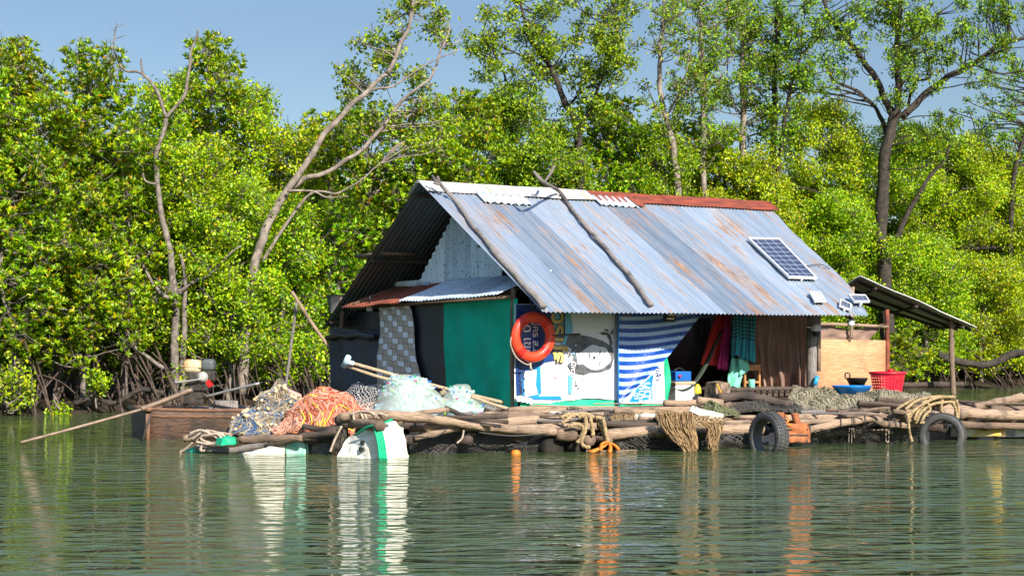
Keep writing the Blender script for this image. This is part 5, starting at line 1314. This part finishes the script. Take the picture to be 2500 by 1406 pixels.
for k, (pts, w_) in enumerate((([(1484, 1080), (1475, 1090), (1452, 1100), (1440, 1104)], .06), ([(1484, 1080), (1490, 1092), (1488, 1104)], .06), ([(1484, 1080), (1500, 1086), (1510, 1096)], .05), ([(1484, 1078), (1470, 1084), (1466, 1100)], .05))):
    q = MB(); pp = smoothpath(pr(pts, -.22-.01*k), 4, .01); q.tube(pp, [w_*(.45+.55*i/(len(pp)-1)) for i in range(len(pp))], 9, rough=.5, flat=.5); q.build("fold", M_orb, oc)
log([(1430, 1102), (1480, 1100), (1555, 1099)], 4*PXM, M_driftl, "pale stick at the waterline", d=-.15, r2=.008)
q = MB(); c = PR(1259, 1105, -.1); c.z = 0.0; q.lathe(c, [(.001, .055), (.04, .05), (.065, .02), (.065, -.02), (.03, -.05)], 12); tag(q.build("orange_float", M_orb), "small orange float bobbing before the black net", "float")
# ------------------------------------------------------------ life ring
rc = FW(1283, 823, 0.20); rg = thing("life_ring", rc, "orange-red life ring hanging on the corner of the hut by the banner", "life ring")
tilt = (E1, UP*0.99-E2*0.05, -E2)
q = MB(); RR, rr = 0.285, 0.075
q.lathe(rc, [(RR+rr*math.cos(a/16*6.2832), rr*0.8*math.sin(a/16*6.2832)) for a in range(17)], 64, tilt); q.build("ring", M_ring, rg)
for a in (45, 135, 225, 315):
    q = MB(); a0 = R(a-9); q.lathe(rc, [(RR+rr*1.02*math.cos(k/16*6.2832), rr*0.82*math.sin(k/16*6.2832)) for k in range(17)], 8, tilt, a0, R(a+9)); q.build("band", M_ringd, rg)
def onring(a, k=1.0): return rc+tilt[0]*math.cos(R(a))*RR*k+tilt[1]*math.sin(R(a))*RR*k
q = MB(); q.tube(smoothpath([onring(180, 1.27), onring(198, 1.34), onring(225, 1.40)-E2*.02, onring(250, 1.42)-E2*.04, onring(265, 1.33)], 6), .011, 6)
q.tube(smoothpath([onring(265, 1.3), onring(262, 1.5)-E2*.05, onring(266, 1.65)-E2*.04], 5), .016, 6, rough=.4); q.build("grab_line", M_ropew, rg)
q = MB(); q.tube([onring(5, 1.0)-E2*.06, FW(1410, 815, .06)], .011, 5); q.tube([FW(1370, 755, .08), FW(1370, 822, .08)], .011, 5); q.build("tie", M_roped, rg)
q = MB(); q.tube([onring(90, 1.2), onring(90, 1.9)+E2*.1], .012, 5); q.build("hanger", M_roped, rg)

# ------------------------------------------------------------ on the roof
def roofpole(lab, pts, r0, r1, fork):
    e = thing("roof_pole", RP(*roofhit(*pts[-1])), lab, "pole", "poles lying down the roof")
    w_ = []
    for (u, v) in pts:
        if v < 462: w_.append(P(u, v, 24.0))
        else: s, ww = roofhit(u, v); w_.append(RP(s, min(ww, 1.0), 0.05 if ww < .9 else 0.10))
    sp = smoothpath(w_, 6, .02, pts[0][0]); m = len(sp)
    q = MB(); q.tube(sp, [r0+(r1-r0)*i/(m-1) for i in range(m)], 9, rough=.35); q.build("stem", M_greyw, e)
    for f in fork:
        q = MB(); q.tube(smoothpath([P(*p) for p in f], 4, .01), [.02]*(len(f)*4-3), 7, rough=.4); q.build("fork", M_greyw, e)
    return e
roofpole("forked grey pole down the roof nearest the gable", [(1068, 432), (1078, 452), (1105, 492), (1150, 552), (1195, 610), (1250, 672), (1325, 757)], .022, .045, [[(1078, 452, 24.0), (1062, 440, 24.0), (1055, 428, 24.0)], [(1076, 450, 24.0), (1068, 450, 23.95), (1058, 446, 23.95)]])
roofpole("forked grey pole down the middle of the roof", [(1304, 420), (1328, 446), (1360, 482), (1408, 535), (1455, 590), (1500, 640), (1540, 690), (1588, 752)], .024, .038, [[(1328, 446, 24.9), (1342, 428, 24.9), (1354, 405, 24.9)], [(1330, 448, 24.9), (1322, 438, 24.8)]])
def solarp(lab, quad_, nx, ny, lift, group=None, frame=.035, tilt_=0.0):
    pts = [RP(*roofhit(u, v), lift) for u, v in quad_]       # tl tr br bl
    a, b_, c, d = pts
    e = thing("solar_panel", (a+b_+c+d)/4, lab, "solar panel", group)
    n_ = (d-a).cross(b_-a).normalized(); n_ = n_ if n_.z > 0 else -n_
    if tilt_:
        a = a+UP*tilt_; b_ = b_+UP*tilt_
    X, Y_ = (b_-a).normalized(), (d-a).normalized()
    q = MB(); q.quad(a, b_, c, d, [(0, 0), (nx, 0), (nx, ny), (0, ny)]); q.build("cells", M_panel, e, smooth=False)
    q = MB(); 
    for p, r_ in ((a, b_), (b_, c), (c, d), (d, a)):
        ax = (r_-p).normalized(); q.box((p+r_)/2, ((r_-p).length+frame, frame, .035), (ax, n_.cross(ax), n_))
    q.build("frame", M_alu, e, smooth=False)
    q = MB(); q.tube([(a+b_)/2+X*.1, (a+b_)/2+X*.1-n_*(lift+.02)], .02, 6); q.tube([(c+d)/2, (c+d)/2-n_*(lift+.02)], .02, 6); q.build("bracket", M_alu, e)
    return e
solarp("large solar panel with white frame high on the roof's right part", [(1824, 592), (1897, 593), (1988, 688), (1922, 686)], 4, 9, .07)
solarp("small solar panel, the tilted one lower on the roof corner", [(2049, 740), (2073, 751), (2072, 765), (2047, 755)], 3, 2, .06, frame=.02)
solarp("small solar panel lying flattest at the very corner of the eave", [(2066, 734), (2106, 735), (2116, 750), (2080, 750)], 4, 3, .10, frame=.02)
lr = [RP(*roofhit(u, v), .07) for u, v in ((1973, 722), (1998, 723), (2011, 746), (1986, 746))]
e = thing("vent_grille", sum(lr, Vector())/4, "white slatted grille lying on the roof left of the small solar panels", "grille")
q = MB(); a, b_, c, d = lr; q.quad(a-NF*.02, b_-NF*.02, c-NF*.02, d-NF*.02); q.build("backing", M_dark, e, smooth=False)
q = MB()
for k in range(7):
    p, r_ = a.lerp(d, k/6), b_.lerp(c, k/6); ax = (r_-p).normalized(); q.box((p+r_)/2, ((r_-p).length, .013, .02), (ax, NF.cross(ax), NF))
for p, r_ in ((a, d), (b_, c)): ax = (r_-p).normalized(); q.box((p+r_)/2, ((r_-p).length+.03, .025, .026), (ax, NF.cross(ax), NF))
q.build("slats", M_alu, e, smooth=False)
q = MB(); q.tube(smoothpath([RP(*roofhit(1960, 655), .03), RP(*roofhit(2000, 652), .05), RP(*roofhit(2024, 662), .04)], 4), .008, 5); tag(q.build("panel_cable", M_roped), "thin black cable from the large solar panel to the roof edge", "cable")

# ------------------------------------------------------------ lamps, camera
def flood():
    c = FW(1600, 772, .35); e = thing("flood_light", c, "square black flood light under the eave before the striped tarp", "flood light"); n_ = (-E2-UP*.35).normalized(); y_ = E1.cross(n_); 
    q = MB(); q.box(c, (.20, .17, .05), (E1, y_, n_)); q.box(c+y_*0, (.17, .03, .09), (E1, y_, n_)); q.build("housing", M_dark, e, smooth=False)
    q = MB(); q.box(c+n_*.03-y_*.0, (.13, .085, .012), (E1, y_, n_)); q.build("lens", M("lamp_glass", (.62, .60, .42), (.72, .70, .60), .2), e, smooth=False)
    q = MB(); q.box(c+n_*.04, (.06, .045, .006), (E1, y_, n_)); q.build("chip", M("lamp_chip", (.80, .76, .18), (.7, .68, .2), .4), e, smooth=False)
    q = MB(); q.tube([c+UP*.06, c+UP*.15+E2*.1], .015, 6); q.build("bracket", M_dark, e)
flood()
cc = HS(SP-0.02, -0.24, PW(1983, 803, -.24)[1]); e = thing("security_camera", cc, "white dome camera with two side antennas on the thick grey post", "camera")
q = MB(); q.lathe(cc, [(.001, .08), (.062, .075), (.072, .04), (.072, -.025), (.06, -.035)], 16); q.build("housing", M_whitep, e)
q = MB(); q.lathe(cc, [(.055, -.034), (.055, -.07), (.04, -.11), (.001, -.12)], 16); q.build("dome", M_dark, e)
q = MB(); q.tube([cc-E1*.05+UP*.02, cc-E1*.20+UP*.03], .008, 6); q.build("antenna", M_whitep, e); q = MB(); q.tube([cc+E1*.05+UP*.01, cc+E1*.24-UP*.0], .008, 6); q.build("antenna", M_whitep, e)
q = MB(); q.box(cc+E2*.07, (.06, .08, .06), (E1, E2, UP)); q.build("bracket", M_whitep, e)
q = MB(); q.lathe(cc-E2*.055+UP*.005, [(.014, 0), (.012, .012), (.001, .014)], 10, (E1, UP, -E2)); q.build("lens", M_dark, e)
def jar(p, lab):
    e = thing("jar_lamp", p, lab, "lamp", "white jar lamps under the eaves"); q = MB(); q.lathe(p, [(.001, -.10), (.045, -.10), (.055, -.085), (.055, -.01), (.04, .0)], 14); q.build("globe", M_whitep, e)
    q = MB(); q.lathe(p, [(.038, -.002), (.038, .035), (.001, .04)], 12); q.tube([p+UP*.03, p+UP*.16], .01, 5); q.build("holder", M_dark, e)
jar(gw(903, 745, -.1), "white jar lamp under the rusty awning"); jar(RP(5.72, .03, -.14), "white jar lamp under the eave's right corner")
# ------------------------------------------------------------ clothes and things inside
def garment(name, lab, cat, a, b_, c, d, mt, fold=.04, freq=3, seed=0, uvs=(1, 1), hem=.05, extra=None):
    e = thing(name, (Vector(c)+Vector(d))/2, lab, cat); cloth("fabric", a, b_, c, d, mt, parent=e, fold=fold, freq=freq, seed=seed, uvs=uvs, hem=hem, nu=26, nv=24, nrm=-E2, solid=.004)
    q = MB(); q.tube(smoothpath([a+UP*.0, (a+b_)/2+UP*.05, b_], 4), .006, 5); q.tube([(a+b_)/2+UP*.05, (a+b_)/2+UP*.16], .005, 5); q.build("hanger", M_roped, e)
    if extra: extra(e)
    return e
M_redc = M("red_cloth", (0.60, 0.03, 0.02), (0.42, 0.02, 0.02), .7, vs=4); M_mag = M("magenta_cloth", (0.50, 0.015, 0.16), (0.32, 0.01, 0.12), .6, vs=3); M_mint = M("mint_cloth", (0.22, 0.62, 0.45), (0.16, 0.50, 0.38), .7, vs=3); M_blk = solidm("dark_garment", (.012, .014, .022), .8)
def plaid():
    m, nt, b = newmat("teal_plaid"); t = N(nt, "ShaderNodeTexCoord"); sp = N(nt, "ShaderNodeSeparateXYZ"); nt.links.new(t.outputs["UV"], sp.inputs[0])
    a = mathn(nt, 'LESS_THAN', mathn(nt, 'FRACT', mathn(nt, 'MULTIPLY', sp.outputs[0], 7)), .5); c = mathn(nt, 'LESS_THAN', mathn(nt, 'FRACT', mathn(nt, 'MULTIPLY', sp.outputs[1], 14)), .5)
    low = mathn(nt, 'GREATER_THAN', sp.outputs[1], .62); c = mathn(nt, 'MULTIPLY', c, mathn(nt, 'SUBTRACT', 1, low))
    f = mathn(nt, 'MULTIPLY', mathn(nt, 'ADD', a, c), .5)
    nt.links.new(ramp(nt, [(0, (0.02, 0.30, 0.36)), (.5, (0.012, 0.10, 0.13)), (1, (0.004, 0.015, 0.03))], f).outputs[0], b.inputs["Base Color"]); b.inputs["Roughness"].default_value = .8; return m
TD = 0.35
garment("black_shirt", "black garment hanging darkest at the left of the row", "shirt", WW(1692, 780, 1.0), WW(1735, 775, 1.0), WW(1722, 888, 1.0), WW(1690, 885, 1.0), M_blk, seed=1)
garment("red_dress", "red garment hanging left of the magenta one", "dress", WW(1752, 762, .7), WW(1782, 757, .7), WW(1768, 895, .6), WW(1708, 890, .7), M_redc, seed=2, fold=.06)
garment("magenta_dress", "magenta garment hanging between red dress and teal plaid", "dress", WW(1772, 760, .6), WW(1786, 757, .6), WW(1778, 902, .55), WW(1750, 900, .55), M_mag, seed=3)
garment("plaid_sarong", "teal and black plaid cloth hanging in the opening", "sarong", WW(1787, 752, TD), WW(1845, 752, TD), WW(1843, 884, TD), WW(1783, 868, TD), plaid(), seed=4, fold=.03, freq=4)
garment("mint_shirt", "mint green shirt hanging below the plaid sarong", "shirt", WW(1786, 872, TD+.1), WW(1822, 876, TD+.1), WW(1806, 946, TD), WW(1772, 940, TD+.1), M_mint, seed=5, fold=.07, freq=2)
q = MB(); q.grid(lambda x, y: WW(1800+x*26+y*4, 876+y*(44-16*x), TD+.05-.04*math.sin(x*6)), 8, 10); o = q.build("sleeve", M_mint, bpy.data.objects["mint_shirt"], solid=.004)
# hammock
e = thing("hammock", WW(1690, 940, .3), "dark green hammock slung across the opening before the cooler", "hammock")
q = MB(); sp = smoothpath([WW(1632, 944, .15), WW(1665, 952, .1), WW(1690, 940, .12), WW(1715, 905, .2), WW(1735, 865, .3), WW(1752, 826, .45), WW(1775, 790, .8)], 6); m = len(sp)
q.tube(sp, [.012+.035*math.sin(math.pi*i/(m-1)) for i in range(m)], 8, flat=.5); q.build("body", solidm("dark_green_cloth", (.03, .045, .028), .8), e)
# cooler with blue box on it
fz = .5
def boxthing(name, lab, cat, c, size, mt, lidmt=None, lidh=.05, group=None, extra=None):
    e = thing(name, c.copy(), lab, cat, group); q = MB(); q.box(c+UP*size[2]/2, size, (E1, E2, UP)); o = q.build("body", mt, e, smooth=False); md = o.modifiers.new("b", 'BEVEL'); md.width = .012; md.segments = 3
    if lidmt: q = MB(); q.box(c+UP*(size[2]+lidh/2+.002), (size[0]+.03, size[1]+.03, lidh), (E1, E2, UP)); o = q.build("lid", lidmt, e, smooth=False); md = o.modifiers.new("b", 'BEVEL'); md.width = .015; md.segments = 3
    if extra: extra(e, c)
    return e
cs, cz = PW(1658, 976, .25); cb = HS(cs, .25, .52)
boxthing("white_cooler", "white cooler box behind the green-edged banner", "cooler", cb, (.36, .3, .27), M_whitep, M("cooler_lid", (.50, .36, .22), (.42, .30, .2), .5))
def cr_extra(e, c):
    q = MB(); q.lathe(c+UP*.08-E2*.13-E1*.09, [(.02, 0), (.02, .02), (.001, .02)], 10, (E1, UP, -E2)); q.build("tap", M_redc, e)
    q = MB(); q.tube(smoothpath([c+UP*.16-E1*.1, c+UP*.20, c+UP*.16+E1*.1], 4), .01, 5); q.build("handle", M_dark, e)
boxthing("blue_jerrycan", "blue jerrycan with red tap standing on the white cooler", "jerrycan", cb+UP*.325+E1*.0, (.30, .22, .15), solidm("blue_plastic", (.01, .12, .45), .4), None, extra=cr_extra)
# yellow bottle, stump, orange tool
def lathed(name, lab, cat, c, parts, group=None, n=18):
    e = thing(name, c.copy(), lab, cat, group)
    for (pn, prof, mt) in parts: q = MB(); q.lathe(c, prof, n); q.build(pn, mt, e)
    return e
lathed("yellow_bottle", "yellow and grey bottle standing right of the cooler", "bottle", WW(1703, 972, .1).xy.to_3d()+UP*.5, [("body", [(.06, 0), (.065, .02), (.065, .14), (.06, .15)], M_grey), ("top", [(.055, .151), (.06, .17), (.05, .25), (.02, .30), (.001, .30)], M("yellow_plastic", (.62, .52, .04), (.5, .42, .03), .4))])
st = thing("wood_stump", HS(PW(1752, 985, -.35)[0], -.35, .42), "square burnt wooden stump on the deck with an orange scoop", "stump")
q = MB(); ss, sz = PW(1752, 932, -.35); q.grid(lambda x, y: HS(ss+(-.13+.26*x), -.48, .40+(sz-.38)*y)+wob(HS(ss+x, y, 0), .01, 8), 8, 8)
c_ = HS(ss, -.35, .42)
foam("block", "", [HS(ss-.14, -.48, .38), HS(ss+.14, -.48, .38), HS(ss+.14, -.22, .38), HS(ss-.14, -.22, .38), HS(ss-.14, -.48, sz), HS(ss+.14, -.48, sz), HS(ss+.14, -.22, sz), HS(ss-.14, -.22, sz)], 10, .02, M("charred_wood", (.30, .21, .14), (.03, .025, .022), .9, vs=16, bs=40, sc=(1, 1, .6)), parent=st)
e = thing("orange_scoop", WW(1765, 966, -.55), "orange plastic scoop propped against the stump", "scoop"); M_org = solidm("orange_plastic", (.85, .36, .02), .4)
q = MB(); q.tube(smoothpath([WW(1750, 936, -.56), WW(1756, 950, -.58), WW(1762, 964, -.58)], 4), [.028]*9, 8, flat=.5); q.build("handle", M_org, e)
q = MB(); q.lathe(WW(1770, 966, -.6), [(.001, -.02), (.07, -.015), (.09, .03), (.08, .03)], 14); q.build("bowl", M_org, e)
# chair, cup
ch = thing("wooden_chair", WW(1836, 945, .5).xy.to_3d()+UP*.74, "small brown wooden chair back on the platform behind the green cup", "chair"); M_chr = wood("chair_wood", (.45, .20, .07), (.30, .12, .04), (.2, .08, .03), .5)
cs, cz = PW(1838, 902, .5)
for dx in (-.17, .13): q = MB(); q.box(HS(cs+dx, .5, .90), (.035, .035, .36), (E1, E2, UP)); q.build("leg", M_chr, ch, smooth=False)
q = MB(); q.box(HS(cs-.02, .49, 1.03), (.34, .025, .09), (E1, E2, UP)); q.build("backrest", M_chr, ch, smooth=False); q = MB(); q.box(HS(cs-.02, .62, .80), (.32, .28, .03), (E1, E2, UP)); q.build("seat", M_chr, ch, smooth=False)
lathed("green_cup", "mint green cup on the platform's front edge", "cup", HS(PW(1835, 940, .15)[0], .15, .726), [("cup", [(.045, 0), (.05, .01), (.055, .12), (.05, .13), (.001, .13)], M_mint)])
q = MB(); sp_ = WW(1992, 930, -.25); q.tube([sp_-UP*.06-E1*.03, sp_+UP*.07+E1*.03], .035, 12); q.tube([sp_+UP*.07+E1*.03, sp_+UP*.072+E1*.031], .028, 12); tag(q.build("blue_pipe", solidm("blue_pipe", (.02, .30, .60), .4)), "short blue pipe stub stuck beside the thick grey post", "pipe")
# basins and basket
def latbasket():
    m, nt, b = newmat("red_lattice"); t = N(nt, "ShaderNodeTexCoord"); sp = N(nt, "ShaderNodeSeparateXYZ"); nt.links.new(t.outputs["UV"], sp.inputs[0])
    a = mathn(nt, 'LESS_THAN', mathn(nt, 'FRACT', mathn(nt, 'MULTIPLY', sp.outputs[0], 34)), .5); c = mathn(nt, 'LESS_THAN', mathn(nt, 'FRACT', mathn(nt, 'MULTIPLY', sp.outputs[1], 22)), .5)
    top = mathn(nt, 'GREATER_THAN', sp.outputs[1], .28); bot = mathn(nt, 'LESS_THAN', sp.outputs[1], .04)
    h = mathn(nt, 'MULTIPLY', a, c); h = mathn(nt, 'MULTIPLY', h, mathn(nt, 'SUBTRACT', 1, mathn(nt, 'MAXIMUM', top, bot)))
    nt.links.new(mathn(nt, 'SUBTRACT', 1, h), b.inputs["Alpha"]); b.inputs["Base Color"].default_value = (.72, .02, .045, 1); b.inputs["Roughness"].default_value = .35; return m
bc = P(2167, 958, 25.3); k_ = 25.3/F
e = thing("red_basket", bc, "round red lattice basket standing behind the olive net heap", "basket")
q = MB(); q.lathe(bc, [(.001, 0), (34*k_, 0)], 40); q.build("bottom", solidm("red_base", (.6, .02, .04), .4), e); q = MB(); q.lathe(bc, [(34*k_, 0), (42*k_, .30)], 40); q.build("body", latbasket(), e)
q = MB(); q.lathe(bc, [(42*k_, .295), (45*k_, .30), (46*k_, .32), (44*k_, .335), (42*k_, .33)], 40); q.build("rim", solidm("red_plastic", (.72, .02, .045), .35), e)
lathed("red_ladle", "small red ladle head resting on the basket's rim", "ladle", bc+Vector((.05, 0, .335)), [("bowl", [(.001, .045), (.05, .035), (.06, .0), (.001, 0)], solidm("red_enamel", (.75, .02, .02), .35))])
bl = P(2080, 962, 24.6); k_ = 24.6/F
lathed("blue_basin", "wide round blue basin resting on the olive net heap", "basin", bl, [("body", [(.001, 0), (36*k_, 0), (46*k_, .11), (48.5*k_, .125), (48*k_, .135), (45*k_, .125), (35*k_, .015), (.001, .015)], solidm("blue_basin_plastic", (.01, .20, .62), .35))], n=40)
dk = P(2092, 940, 26.0)
e = lathed("black_wok", "black two-handled pan behind the blue basin against the plywood", "pan", dk, [("body", [(.001, 0), (.12, 0), (.18, .11), (.185, .12), (.17, .11), (.11, .01)], M_dark)], n=28)
q = MB(); q.tube(smoothpath([dk+Vector((-.19, 0, .11)), dk+Vector((-.19, 0, .19)), dk+Vector((-.12, 0, .19)), dk+Vector((-.12, 0, .11))], 4), .012, 6); q.build("handle", M_dark, e)
# ------------------------------------------------------------ poles
def cane(name, lab, a, b_, r, mt=M_bamboo, cat="pole", tee=False, group=None):
    e = thing(name, b_.copy(), lab, cat, group); q = MB(); q.tube(smoothpath([a, a.lerp(b_, .5)-UP*.02, b_], 6, .008), r, 9); q.build("stem", mt, e)
    if tee:
        d = (a-b_).normalized(); q = MB(); c = a+d*.03; v_ = Vector((.42, -.6, .70)).normalized()
        for (r_, L_) in ((.036, .10), ): q.tube([c-v_*L_, c+v_*L_], r_, 16, cap=False)
        q.tube([c, c-d*.11], .030, 14, cap=False); q.build("pipe_fitting", M("pvc", (.50, .68, .74), (.42, .60, .66), .4), e, solid=.008)
    return e
cane("push_pole", "upper of the two long poles, tipped with a blue-grey pipe fitting", P(850, 884, 22.0), P(1320, 1004, 22.6), .024, tee=True)
cane("push_pole", "lower bare pole lying beneath the one with the pipe fitting", P(845, 893, 22.05), P(1000, 938, 22.2), .022)
cane("push_pole", "thinner pole sloping down beside the bottle bag's right end", P(1150, 968, 21.8), P(1290, 1010, 22.2), .024)
cane("leaning_stick", "thin bare stick leaning left of the hut in front of the trees", P(712, 712, 27.0), P(806, 852, 27.0), .03, M_driftl, cat="stick")
cane("leaning_stick", "thin upright stake rising from the water left of the hut", P(724, 735, 27.2), P(694, 968, 27.2), .025, M_greyw, cat="stick")
# grey tub behind the roof's left corner
e = thing("water_tub", P(815, 740, 28.3), "grey water tub behind the rear corner of the roof", "tub"); q = MB(); c = P(818, 762, 28.3); q.lathe(c, [(.10, 0), (.16, .30), (.18, .31)], 16); q.build("body", M_grey, e)
# ------------------------------------------------------------ boat
bo = thing("wooden_boat", P(470, 1078, 23.2), "weathered brown wooden longtail boat moored behind the net heaps", "boat")
M_boat = wood("boat_planks", (.085, .042, .022), (.022, .013, .009), (.02, .015, .012), .6); M_boatr = wood("boat_rail", (.22, .11, .06), (.12, .055, .03), (.08, .04, .03), .55)
ba = P(372, 1077, 23.15); BX = Vector((.86, .51, 0)).normalized(); BY = Vector((-.51, .86, 0)).normalized()
def hull(x, side, y):                                   # x along 0..1, side 0 near .. 1 far, y up 0..1
    L = 4.6; wd = 1.15*(0.72+.28*math.sin(math.pi*min(1, x*1.3)**.8)) * (1 if x < .75 else max(.03, 1-((x-.75)/.25)**1.6)); cen = .58
    sheer = .40+.05*(1-x)**6+.55*max(0, x-.6)**2*2.5
    off = cen + (side-.5)*wd*(0.78+.22*y)
    return ba + BX*(x*L+.0) + BY*off + UP*(-.12+(sheer+.12)*y)
q = MB(); q.grid(lambda x, y: hull(x, 0, y)-BY*.02*math.sin(math.pi*y), 30, 6, (4, .5)); q.grid(lambda x, y: hull(x, 1, y), 30, 6, (4, .5)); q.grid(lambda x, y: hull(0, x, y), 6, 6, (1, .5)); q.grid(lambda x, y: hull(x, y, .12), 30, 4, (4, 1)); q.build("hull", M_boat, bo, solid=.03)
for sd__ in (0, 1):
    q = MB(); q.tube([hull(i/20, sd__, 1.0)+UP*.02 for i in range(21)], .04, 6, flat=.7); q.build("gunwale", M_boatr, bo)
q = MB(); q.tube([hull(0, 0, 1.02)-BY*.05, hull(0, 1, 1.02)+BY*.1], .045, 6, flat=.8); q.build("stern_rail", M_boatr, bo)
q = MB(); q.grid(lambda x, y: hull(x, 0, .0+.30*y)-BY*.02, 30, 1); q.build("blue_band", solidm("blue_paint", (.01, .16, .30), .5), bo, solid=.01)
q = MB(); q.box(hull(.0, 0, .45)-BX*.01-BY*.02, (.05, .07, .52), (BX, BY, UP)); q.build("stern_post", M_boatr, bo)
for yy in (.42, .68, .86):
    q = MB(); q.tube([hull(i/24, 0, yy)-BY*.018+wob(hull(i/24, 0, yy), .012, 3) for i in range(25)], .011 if yy < .8 else .022, 5); q.build("strake", M_driftd if yy < .8 else M_boatr, bo)
for x in (.22, .30, .38):
    q = MB(); q.box(hull(x, .5, .95), (.02, 1.0, .16), (BX, BY, UP)); q.build("thwart", M_greyw, bo)
q = MB(); q.box(hull(.13, .5, .98), (.55, .9, .03), (BX, BY, UP)); q.build("deck_board", M_boatr, bo)
q = MB(); q.box(P(545, 997, 24.0), (.36, .3, .24), (BX, BY, UP)); q.build("wooden_box", M_greyw, bo, smooth=False)
q = MB(); q.tube([P(368, 1010, 23.0), P(350, 1072, 22.9)], .02, 6); q.build("rudder_stay", M_driftd, bo)
q = MB(); q.poly([P(675, 935, 25.5), P(735, 962, 25.5), P(740, 985, 25.5), P(700, 985, 25.5)][::-1]); tag(q.build("boat_prow", M("pink_paint", (.55, .30, .24), (.42, .22, .17), .6), solid=.05), "pinkish pointed prow board showing above the beige net heap", "prow")
# engine
Ye = 23.6
en = thing("longtail_engine", P(490, 985, Ye), "small petrol engine with cream tank on the stern of the wooden boat", "engine")
kx = Ye/F
def rbox(name, u0, v0, u1, v1, dep, mt, bev=.04, lab=None, dy=0, tl=0):
    c = P((u0+u1)/2, (v0+v1)/2, Ye+dy); q = MB(); ax = (Vector((math.cos(tl), 0, -math.sin(tl))), Vector((0, 1, 0)), Vector((math.sin(tl), 0, math.cos(tl))))
    q.box(c, (abs(u1-u0)*kx, dep, abs(v1-v0)*kx), ax); o = q.build(name, mt, en, smooth=False); md = o.modifiers.new("b", 'BEVEL'); md.width = bev; md.segments = 4
    return o
M_cream = M("cream_tank", (.50, .41, .25), (.42, .22, .07), .45, vs=5, lo=.5, hi=.62); M_gr = solidm("grey_plastic", (.09, .10, .10), .45); M_en = M("greasy_metal", (.035, .03, .028), (.09, .07, .055), .5, .5, vs=14)
rbox("fuel_tank", 449, 877, 494, 911, .26, M_cream, .07, tl=.06); rbox("fuel_tank_seam", 447, 893, 495, 896, .27, M_cream, .004, tl=.06); rbox("filter_cover", 493, 876, 526, 906, .22, M_gr, .06)
q = MB(); q.lathe(P(470, 877, Ye), [(.035, -.01), (.035, .02), (.001, .022)], 12); q.build("filler_cap", M_dark, en)
rbox("crankcase", 462, 908, 512, 955, .26, M_en, .03); rbox("cylinder_head", 500, 905, 528, 930, .2, M_en, .02); rbox("mount", 452, 950, 500, 985, .2, M_en, .01)
q = MB(); c = P(494, 921, Ye-.16); ax = (Vector((1, .0, 0)), Vector((0, 0, 1)), Vector((0.1, -1, 0)).normalized())
q.lathe(c, [(.075, -.04), (.085, -.03), (.085, 0), (.06, .01), (.06, .02), (.04, .03), (.02, .03), (.001, .03)], 24, ax); q.build("starter_pulley", solidm("worn_metal", (.55, .52, .46), .35, .4), en)
q = MB(); q.box(P(511, 936, Ye-.1), (.07, .06, .10), (Vector((.8, 0, .6)), Vector((0, 1, 0)), Vector((-.6, 0, .8)))); q.build("red_guard", solidm("red_paint", (.62, .01, .01), .4), en, smooth=False)
def et(name, pts, r, mt): q = MB(); q.tube(smoothpath(pts, 5), r, 9); return q.build(name, mt, en)
M_steel = solidm("steel_tube", (.42, .38, .34), .35, .7); M_rsteel = M("rusty_tube", (.27, .19, .13), (.14, .09, .06), .6, .2, vs=6)
et("exhaust", [P(490, 925, Ye-.2), P(460, 930, Ye-.22), P(425, 934, Ye-.25)], .018, M_steel)
et("tail_shaft", [P(460, 957, Ye-.1), P(390, 985, Ye-.15), P(300, 1012, 23.1), P(170, 1048, 22.7), P(50, 1080, 22.3)], .022, M_rsteel)
et("tail_shaft_sleeve", [P(470, 950, Ye-.1), P(390, 982, Ye-.16), P(345, 998, 23.25)], .038, M_rsteel)
et("steering_handle", [P(430, 1000, Ye), P(470, 978, Ye-.05), P(540, 958, Ye-.1), P(634, 935, Ye-.15)], .02, M_steel)
et("steering_grip", [P(430, 1002, Ye), P(470, 977, Ye-.06), P(510, 966, Ye-.1)], .03, M_en)
et("strut", [P(480, 955, Ye), P(505, 966, Ye-.05), P(520, 985, Ye)], .02, M_rsteel)
print("objects", len(bpy.data.objects))
